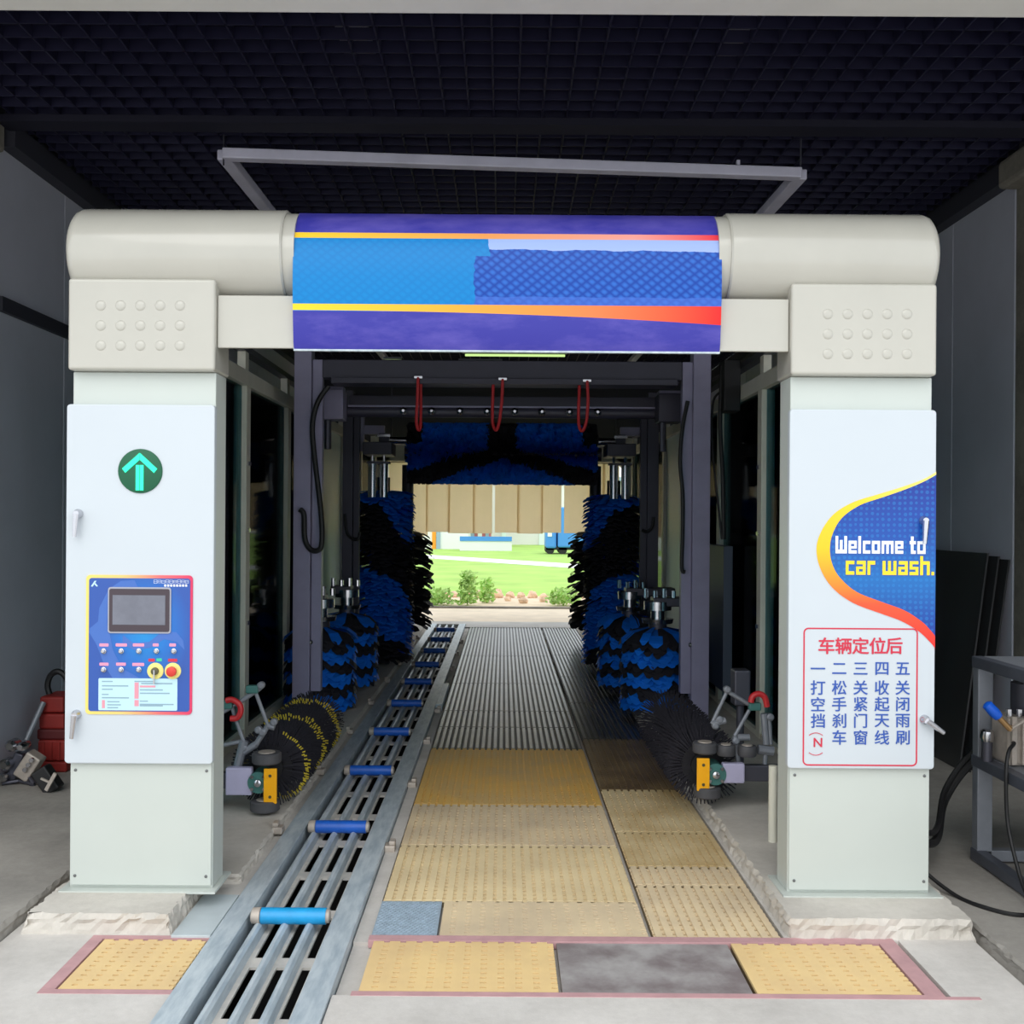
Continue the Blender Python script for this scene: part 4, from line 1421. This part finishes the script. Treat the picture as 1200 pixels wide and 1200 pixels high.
o = MB().tube([(1.378, 5.2, 0.07), (1.378, 5.2, 0.465)], 0.022, 12, False).build('beige_pipe', m_beige, smooth=True)
tag(o, 'short upright beige pipe standing on the right kerb', 'pipe')
# upright valve box by the right linkage
o = MB().box(1.44, 1.54, 6.35, 6.47, 0.56, 0.78).build('valve_box', m_dkmetal, bevel=0.01)
o2 = MB().cyl((1.49, 6.41, 0.08), (1.49, 6.41, 0.57), 0.025, 10).build('stem', m_dkmetal, o, smooth=True)
tag(o, 'small dark valve box on a stem behind the red tube arch', 'box')
# hanging cables on the right
tag(MB().tube([W(px, py, 8.42) for px, py in ((846, 428), (845, 455), (844, 500), (847, 560), (848, 632))], 0.018, 8).build('hanging_cable', m_cable, smooth=True), 'thick black cable hanging inside the right glass frame', 'cable')
tag(MB().tube([W(px, py, 8.42) for px, py in ((846, 458), (836, 470), (834, 510), (838, 560), (843, 605), (846, 632))], 0.010, 8).build('hanging_cable', m_cable, smooth=True), 'thin black cable hanging beside the thick one', 'cable')
o = MB().box(1.78, 1.915, 8.3, 8.5, 2.60, 3.02).build('junction_box', m_rubber, bevel=0.01)
tag(o, 'black junction box above the hanging cables', 'box')

# ================================================================== EXIT ARCH AND CURTAIN
ex = thing('exit_arch', 'beige exit arch at the far end of the tunnel', 'arch', (0, 16.1, 0))
for s in (-1, 1):
    xa, xb = (-2.02, -1.87) if s < 0 else (1.87, 2.02)
    MB().box(xa, xb, 16.0, 16.3, 0.05, 2.62).build('arch_post', m_beige, ex, bevel=0.01)
    MB().prism_xz([(s * 2.02, 2.55), (s * 1.86, 2.55), (s * 1.68, 2.80), (s * 2.02, 2.80)], 16.0, 16.3).build('corner_gusset', m_beige, ex, fix=True)
MB().box(-2.02, 2.02, 16.0, 16.25, 2.62, 3.0).build('arch_beam', m_beige, ex, bevel=0.01)
ct = thing('strip_curtain', 'tan hanging strip curtain across the tunnel exit', 'curtain', (0, 16.4, 1.5))
MB().box(-1.9, 1.9, 16.36, 16.44, 2.62, 2.70).build('curtain_rail', m_dkmetal, ct)
for dx in (-1.8, 1.8):
    MB().cyl((dx, 16.40, 2.68), (dx, 16.40, 4.62), 0.012, 8).build('hanger', m_dkmetal, ct)
ed = [455, 481, 499, 525, 554, 580, 606, 634, 661, 690, 706, 723]
for i in range(len(ed) - 1):
    gap = 0.045 if i in (4, 7) else -0.03
    oy = 0.02 * (i % 2)
    a, b = W(ed[i], 600, 16.4), W(ed[i + 1], 600, 16.4)
    zb0 = 1.50 - (0.05 if i in (0, 1, 9, 10) else 0) + random.uniform(-0.01, 0.01)
    mb = MB()
    nn = 6
    vs, fs = [], []
    for k in range(nn + 1):
        x = a.x + (b.x - a.x - gap) * k / nn
        yb = 16.39 + oy + 0.012 * math.sin(PI * k / nn) 
        vs += [(x, yb, zb0), (x, yb, 2.66)]
    for k in range(nn):
        fs.append((2 * k, 2 * k + 2, 2 * k + 3, 2 * k + 1))
    mb.add(vs, fs)
    o = mb.build('strip', m_strip, ct)
    so = o.modifiers.new('t', 'SOLIDIFY')
    so.thickness = 0.006

# ================================================================== OUTSIDE BEYOND THE EXIT
struct(MB().box(-14, 14, YE, 19.8, -0.3, 0.0).build('pavement', m_pave), 'pale paving outside the exit')
struct(MB().box(-60, 60, 19.8, 120, -0.3, 0.005).build('lawn', m_grass), 'bright green lawn beyond the exit')
struct(MB().add([(-8, 56, 0.012), (-8, 52, 0.012), (10, 26, 0.012), (10, 30, 0.012)], [(0, 1, 2, 3)]).build('garden_path', m_bwhite, fix=True), 'white path crossing the lawn')
struct(MB().box(-14, 14, 19.75, 19.95, -0.1, 0.03).build('kerb', m_column), 'thin kerb between paving and planting')
me0 = None
struct(MB().box(-14, 14, 19.95, 22.9, -0.1, 0.012).build('planting_bed', m_soil), 'dry tan planting bed between kerb and lawn')
spots = []
x = -1.75
while x < 1.75:
    r = random.uniform(0.065, 0.125)
    x += r * 1.45
    spots.append((x, 22.4 + random.uniform(-0.1, 0.1), r))
    x += r * 1.45
spots += [(-0.35, 21.2, 0.07), (0.1, 21.5, 0.06), (0.42, 20.9, 0.08), (0.85, 21.3, 0.07)]
for i, (x, Y, r) in enumerate(spots):
    mb = MB()
    rows, cols = 5, 8
    vs = []
    for a in range(rows + 1):
        th = PI * a / rows
        for b in range(cols):
            ph = 2 * PI * b / cols
            k = r * (1 + 0.35 * mnoise.noise(Vector((math.cos(ph) * 2 + i * 7, math.sin(ph) * 2, th * 2))))
            vs.append((x + k * math.sin(th) * math.cos(ph) * 1.25, Y + k * math.sin(th) * math.sin(ph), r * 0.75 + k * 1.0 * math.cos(th)))
    fs = []
    for a in range(rows):
        for b in range(cols):
            fs.append((a * cols + b, (a + 1) * cols + b, (a + 1) * cols + (b + 1) % cols, a * cols + (b + 1) % cols))
    mb.add(vs, fs)
    tag(mb.build('border_stone', m_stone, smooth=False), 'rounded tan stone edging the lawn beyond the exit', 'stone', 'stones edging the lawn')


def bush(label, px, Y, w, h, n, group=None):
    x = (px - 590) * Y / F
    t = thing('shrub', label, 'shrub', (x, Y, 0), group)
    mb = MB()
    for k in range(n):
        a, rr, q = random.uniform(0, 2 * PI), math.sqrt(random.random()), random.random()
        c = Vector((x + math.cos(a) * rr * w * math.sqrt(1 - 0.7 * q * q), Y + math.sin(a) * rr * w * 0.7, 0.03 + q * h))
        d = Vector((random.uniform(-1, 1), random.uniform(-1, 1), random.uniform(-0.2, 1))).normalized() * random.uniform(0.06, 0.12)
        e = d.orthogonal().normalized() * 0.035
        mb.add([c, c + d * 0.5 + e, c + d, c + d * 0.5 - e], [(0, 1, 2, 3)])
    o = mb.build('foliage', m_leaf, t)
    o['kind'] = 'stuff'
    for k in range(3):
        MB().cyl((x, Y, 0), (x + random.uniform(-w, w) * 0.5, Y, h * 0.7), 0.012, 6).build('stem', m_leaf, t)


bush('low leafy shrub beside the stones at the left of the exit view', 512, 20.3, 0.40, 0.28, 420)
bush('taller leafy plant rising among the stones near the conveyor end', 549, 20.35, 0.20, 0.62, 420)
bush('loose green plant next to the taller one among the stones', 571, 20.95, 0.16, 0.45, 260)
bush('small green shrub near the right brushes beyond the exit', 661, 20.4, 0.32, 0.3, 320)


def ground_box(mb, px0, px1, Y, h, depth=4):
    mb.box((px0 - 590) * Y / F, (px1 - 590) * Y / F, Y, Y + depth, 0, h)
    return mb


t = thing('white_house', 'white rendered building with orange trimmed door far beyond the lawn', 'building', ((520 - 590) * 60 / F, 62, 0))
ground_box(MB(), 440, 549, 60, 5).build('wall', m_bwhite, t)
ground_box(MB(), 506.5, 511, 59.9, 1.6, 0.15).build('door_trim', m_orange, t)
ground_box(MB(), 511.5, 516, 59.9, 1.7, 0.15).build('door', m_bgrey, t)
MB().box((440 - 590) / 20 - 0.3, (549 - 590) / 20 + 0.2, 59.7, 64.3, 5, 5.3).build('roof', m_bgrey, t)
t = thing('red_building', 'dusty red and blue-grey building far beyond the lawn', 'building', ((565 - 590) * 66 / F, 68, 0))
ground_box(MB(), 548, 575, 66, 6).build('wall', m_bred, t)
for q0, q1 in ((550, 556), (560, 565), (569, 573)):
    ground_box(MB(), q0, q1, 65.9, 5, 0.15).build('window', m_bgrey if q0 != 560 else m_bwhite, t)
ground_box(MB(), 548, 575, 65.7, 0.1).build('base_course', m_bgrey, t)
MB().box(-2.4, -0.75, 65.6, 70.2, 6, 6.3).build('roof', m_bgrey, t)
t = thing('long_shed', 'long white shed with blue band along its foot beyond the lawn', 'building', ((620 - 590) * 70 / F, 72, 0))
ground_box(MB(), 575, 760, 72, 4.5).build('wall', m_bwhite, t)
for q in (588, 632):
    ground_box(MB(), q, q + 5, 71.8, 4.5, 0.3).build('pier', m_frost, t)
MB().box(-1, 10.3, 71.7, 76.3, 4.5, 4.8).build('roof', m_bgrey, t)
tag(MB().box((539 - 590) * 57 / F, (600 - 590) * 57 / F, 57, 57.2, 0, 0.55).build('barrier_wall', m_bwhite), 'low pale wall in front of the far buildings', 'wall')
tag(MB().box((539 - 590) * 57 / F, (600 - 590) * 57 / F, 56.95, 57.25, 0.551, 0.80).build('barrier_rail', m_bblue), 'blue rail on top of the low pale wall', 'rail')
t = thing('blue_truck', 'blue box truck parked beyond the lawn', 'truck', (3.0, 52, 0))
MB().box((654 - 590) * 52 / F, (700 - 590) * 52 / F, 52, 54.2, 0.35, 2.4).build('cargo_box', m_bblue, t, bevel=0.08)
MB().box((640 - 590) * 52 / F, (652.5 - 590) * 52 / F, 52.1, 54.0, 0.3, 1.5).build('cab', m_bblue, t, bevel=0.1)
MB().box((642 - 590) * 52 / F, (647 - 590) * 52 / F, 52.05, 52.12, 0.9, 1.3).build('cab_window', m_bwhite, t)
MB().box((640 - 590) * 52 / F, (700 - 590) * 52 / F, 52.2, 53.9, 0.22, 0.36).build('chassis', m_rubber, t)
for px in (645, 660, 690):
    x = (px - 590) * 52 / F
    for yy in (52.2, 53.7):
        MB().cyl((x, yy, 0.22), (x, yy + 0.2, 0.22), 0.22, 16).build('wheel', m_rubber, t, smooth=True)

# ================================================================== RIGHT SIDE CLUTTER
sf = thing('steel_work_frame', 'grey square-tube steel work frame with shelf right of the cabinet', 'work frame', (2.7, 4.7, 0.02))
zf0 = 0.02
for x, y in ((2.352, 5.06), (3.35, 5.06), (2.352, 3.2), (3.35, 3.2)):
    MB().box(x, x + 0.075, y, y + 0.06, zf0, 0.99).build('leg', m_frame, sf, bevel=0.004)
for z in (0.985, 0.495, 0.03):
    MB().box(2.345, 2.40, 3.2, 5.12, z, z + 0.055).build('side_rail', m_frame_d, sf, bevel=0.004)
    MB().box(3.36, 3.42, 3.2, 5.12, z, z + 0.055).build('side_rail', m_frame_d, sf, bevel=0.004)
    MB().box(2.40, 3.36, 5.06, 5.115, z, z + 0.055).build('cross_rail', m_frame, sf, bevel=0.004)
    MB().box(2.40, 3.36, 3.2, 3.255, z, z + 0.055).build('cross_rail', m_frame, sf, bevel=0.004)
MB().box(2.40, 3.36, 3.255, 5.06, 1.02, 1.04).build('top_sheet', m_frame, sf)
MB().box(2.40, 3.36, 3.255, 5.06, 0.53, 0.55).build('shelf_sheet', m_frame, sf)
# pump with blue-handled valve on the shelf
Yp = 4.98
PX = -0.105
pm = thing('pump_unit', 'pale cast metal pump block on the shelf of the steel frame', 'pump', (2.62 + PX, 4.95, 0.55))
MB().box(2.51 + PX, 2.84 + PX, 4.86, 5.04, 0.55, 0.78).build('block', m_cast, pm, bevel=0.015)
for k in range(6):
    MB().box(2.515 + PX + 0.05 * k, 2.54 + PX + 0.05 * k, 4.835, 4.86, 0.56, 0.79 - 0.02 * (k % 2)).build('fin', m_cast, pm, bevel=0.004)
    MB().cyl((2.53 + PX + 0.05 * k, 4.90, 0.78), (2.53 + PX + 0.05 * k, 4.90, 0.815), 0.014, 10).build('bolt', m_inox, pm, smooth=True)
MB().cyl((2.66 + PX, 4.97, 0.77), (2.66 + PX, 4.97, 0.93), 0.08, 16).build('motor_cap', m_dkmetal, pm, smooth=True)
MB().lathe((2.46 + PX, 4.97, 0.645), (0, 0, 1), [(0, 0.028), (0.02, 0.034), (0.05, 0.03), (0.06, 0.02)], 14).build('outlet', m_inox, pm, smooth=True)
MB().cyl((2.46 + PX, 4.97, 0.55), (2.46 + PX, 4.97, 0.65), 0.025, 12).build('outlet_pipe', m_dkmetal, pm, smooth=True)
gn = thing('spray_lance', 'blue-gripped lance with brass tube propped on the pump block', 'lance', (2.40, 4.80, 0.70))
p, q = W(1156, 825, 4.80), W(1170, 840, 4.79)
d = (q - p).normalized()
MB().lathe(p - d * 0.005, d, [(0, 0.012), (0.008, 0.024), (0.06, 0.026), (0.085, 0.021), (0.09, 0.012)], 16).build('grip', m_blueh, gn, smooth=True)
q2 = p + d * 0.155
MB().cyl(p + d * 0.08, q2, 0.014, 10).build('brass_tube', m_brass, gn, smooth=True)
MB().cyl(q2, q2 + Vector((0.16, 0.0, 0.10)), 0.008, 8).build('lever', m_cast, gn, smooth=True)
MB().cyl(q2, (max(q2.x, 2.415) + 0.01, 4.868, q2.z), 0.010, 8).build('stub', m_brass, gn, smooth=True)
# leaning sheets
for k, (dx, yn, yf, h) in enumerate(((0.0, 6.98, 8.1, 1.50), (0.045, 6.92, 8.05, 1.48), (0.09, 6.87, 8.0, 1.46))):
    bx0, tx = 3.16 + dx - 0.045, 3.345 + dx - 0.045
    th = 0.012
    mb = MB().add([(bx0, yn, 0.02), (bx0 + th, yn, 0.02), (tx + th, yn, h), (tx, yn, h), (bx0, yf, 0.02), (bx0 + th, yf, 0.02), (tx + th, yf, h), (tx, yf, h)],
                  [(0, 1, 2, 3), (7, 6, 5, 4), (0, 3, 7, 4), (1, 5, 6, 2), (3, 2, 6, 7), (0, 4, 5, 1)])
    o = mb.build('glass_sheet', m_dkglass, fix=True)
    tag(o, 'dark glass sheet leaning on the right wall, ' + ('front one of the stack' if k == 0 else 'middle one of the stack' if k == 1 else 'rearmost of the stack'), 'glass sheet')
# cables
pts = [W(px, py, Y) for px, py, Y in ((1088, 1000, 4.9), )]
tag(MB().tube([(1.84, 4.63, 0.32), (1.86, 4.73, 0.22), (1.95, 4.73, 0.10), (2.04, 4.60, 0.032), (2.10, 4.47, 0.030), (2.20, 4.38, 0.030), (2.29, 4.42, 0.034), (2.322, 4.58, 0.12), (2.325, 4.70, 0.32), (2.325, 4.72, 0.54), (2.35, 4.75, 0.64), (2.40, 4.80, 0.67), (2.425, 4.865, 0.66)], 0.009, 8).build('power_cable', m_cable, smooth=True), 'thin black cable looping over the floor up to the pump shelf', 'cable')
for k, dz in enumerate((0.0, 0.05)):
    tag(MB().tube([(1.80, 4.635, 0.36 + dz), (1.88, 4.74, 0.27 + dz), (2.0, 4.80, 0.20 + dz), (2.14, 5.02, 0.17 + dz), (2.27, 5.24, 0.29 + dz), (2.43, 5.30, 0.46 + dz), (2.62, 5.27, 0.58 + dz), (2.79, 5.17, 0.61 + dz), (2.83, 5.05, 0.61 + dz), (2.73, 4.97, 0.62 + dz)], 0.02 - 0.006 * k, 8).build('black_hose', m_cable, smooth=True),
        ('thick black hose' if k == 0 else 'slimmer black hose') + ' running from the welcome print cabinet behind the steel frame', 'hose')

# ================================================================== LEFT SIDE CLUTTER
zl = 0.05
rd = thing('red_canister', 'red ribbed plastic canister with black carrying loop by the left wall', 'canister', (-2.86, 6.72, zl))
rx0, rx1 = W(50, 900, 6.7).x, W(82, 900, 6.7).x
for i, (z0, z1, mt, e) in enumerate(((zl, zl + 0.07, m_redp, 0.01), (zl + 0.075, zl + 0.21, m_redp, 0.0), (zl + 0.21, zl + 0.28, m_redd, 0.006), (zl + 0.28, zl + 0.38, m_redp, -0.008), (zl + 0.385, zl + 0.49, m_redp, -0.012))):
    MB().box(rx0 - e, rx1 + e, 6.62, 6.86, z0, z1).build('body_section' if i != 2 else 'band', mt, rd, bevel=0.014, seg=3)
for k in range(3):
    xx = rx0 + 0.03 + k * 0.05
    MB().box(xx, xx + 0.018, 6.61, 6.622, zl + 0.08, zl + 0.2).build('rib', m_redp, rd, bevel=0.003)
MB().tube([(rx0 + 0.03, 6.74, zl + 0.47), (rx0 + 0.01, 6.74, zl + 0.54), (rx0 + 0.03, 6.74, zl + 0.61), (rx0 + 0.08, 6.74, zl + 0.635), (rx0 + 0.13, 6.74, zl + 0.6), (rx0 + 0.15, 6.74, zl + 0.53), (rx0 + 0.14, 6.74, zl + 0.47)], 0.02, 8).build('carrying_loop', m_cable, rd, smooth=True)
Yt = 6.35
hk = thing('hand_pump_rig', 'heap-like chrome and black pump rig on splayed legs by left wall', 'pump', (W(20, 910, Yt).x, Yt, zl))
MB().bar(W(8, 928, Yt), W(24, 882, Yt), 0.06, 0.05, up=(0, 1, 0)).build('frame_bar', m_dkmetal, hk, bevel=0.01)
for px, py, r in ((8, 895, 0.036), (15, 873, 0.036), (27, 874, 0.028), (5, 910, 0.03)):
    c = W(px, py, Yt - 0.05)
    MB().lathe((c.x, c.y + 0.06, c.z), (0, -1, 0), [(0, r * 0.8), (0.02, r), (0.09, r), (0.11, r * 0.6)], 16).build('chrome_cap', m_inox, hk, smooth=True)
c = W(36, 897, Yt)
MB().bar(c + Vector((-0.05, 0, -0.07)), c + Vector((0.04, 0, 0.07)), 0.10, 0.10, up=(0, 1, 0)).build('valve_block', m_cast, hk, bevel=0.01)
for k in range(3):
    e = c + Vector((0.035 - 0.02 * k, -0.055, 0.05 - 0.03 * k))
    MB().cyl(e, e + Vector((0, -0.02, 0)), 0.014, 10).build('valve_bolt', m_inox, hk, smooth=True)
for (a, b) in (((22, 915), (38, 947)), ((22, 915), (2, 938)), ((18, 935), (40, 948)), ((30, 905), (40, 930))):
    A, B = W(*a, Yt - 0.02), W(*b, Yt - 0.06)
    B.z = max(B.z, zl + 0.012)
    MB().cyl(A, B, 0.012, 8).build('leg', m_dkmetal, hk, smooth=True)
MB().tube([W(10, 932, Yt), W(16, 915, Yt), W(26, 908, Yt), W(38, 915, Yt), W(40, 930, Yt)], 0.022, 8).build('hose', m_cable, hk, smooth=True)
pl = MB().cyl(W(26, 878, 6.45), W(51, 823, 6.597), 0.018, 10).build('steel_pole', m_frame, smooth=True)
tag(pl, 'grey steel pole leaning from the pump rig towards the red canister', 'pole')
ds = thing('black_dustpan', 'black pan with pale steel lip lying in front of the red canister', 'dustpan', (W(52, 925, 6.25).x, 6.25, zl))
a, b = W(42, 918, 6.25), W(60, 905, 6.25)
MB().bar(W(48, 919, 6.18), W(64, 908, 6.18), 0.16, 0.09, up=(0, 1, 0)).build('pan', m_rubber, ds, bevel=0.01)
MB().bar(W(54, 926, 6.095), W(65, 906, 6.095), 0.02, 0.015, up=(0, 1, 0)).build('lip', m_cast, ds)
MB().bar(W(48, 912, 6.095), W(59, 917, 6.095), 0.012, 0.012, up=(0, 1, 0)).build('brace', m_cast, ds)
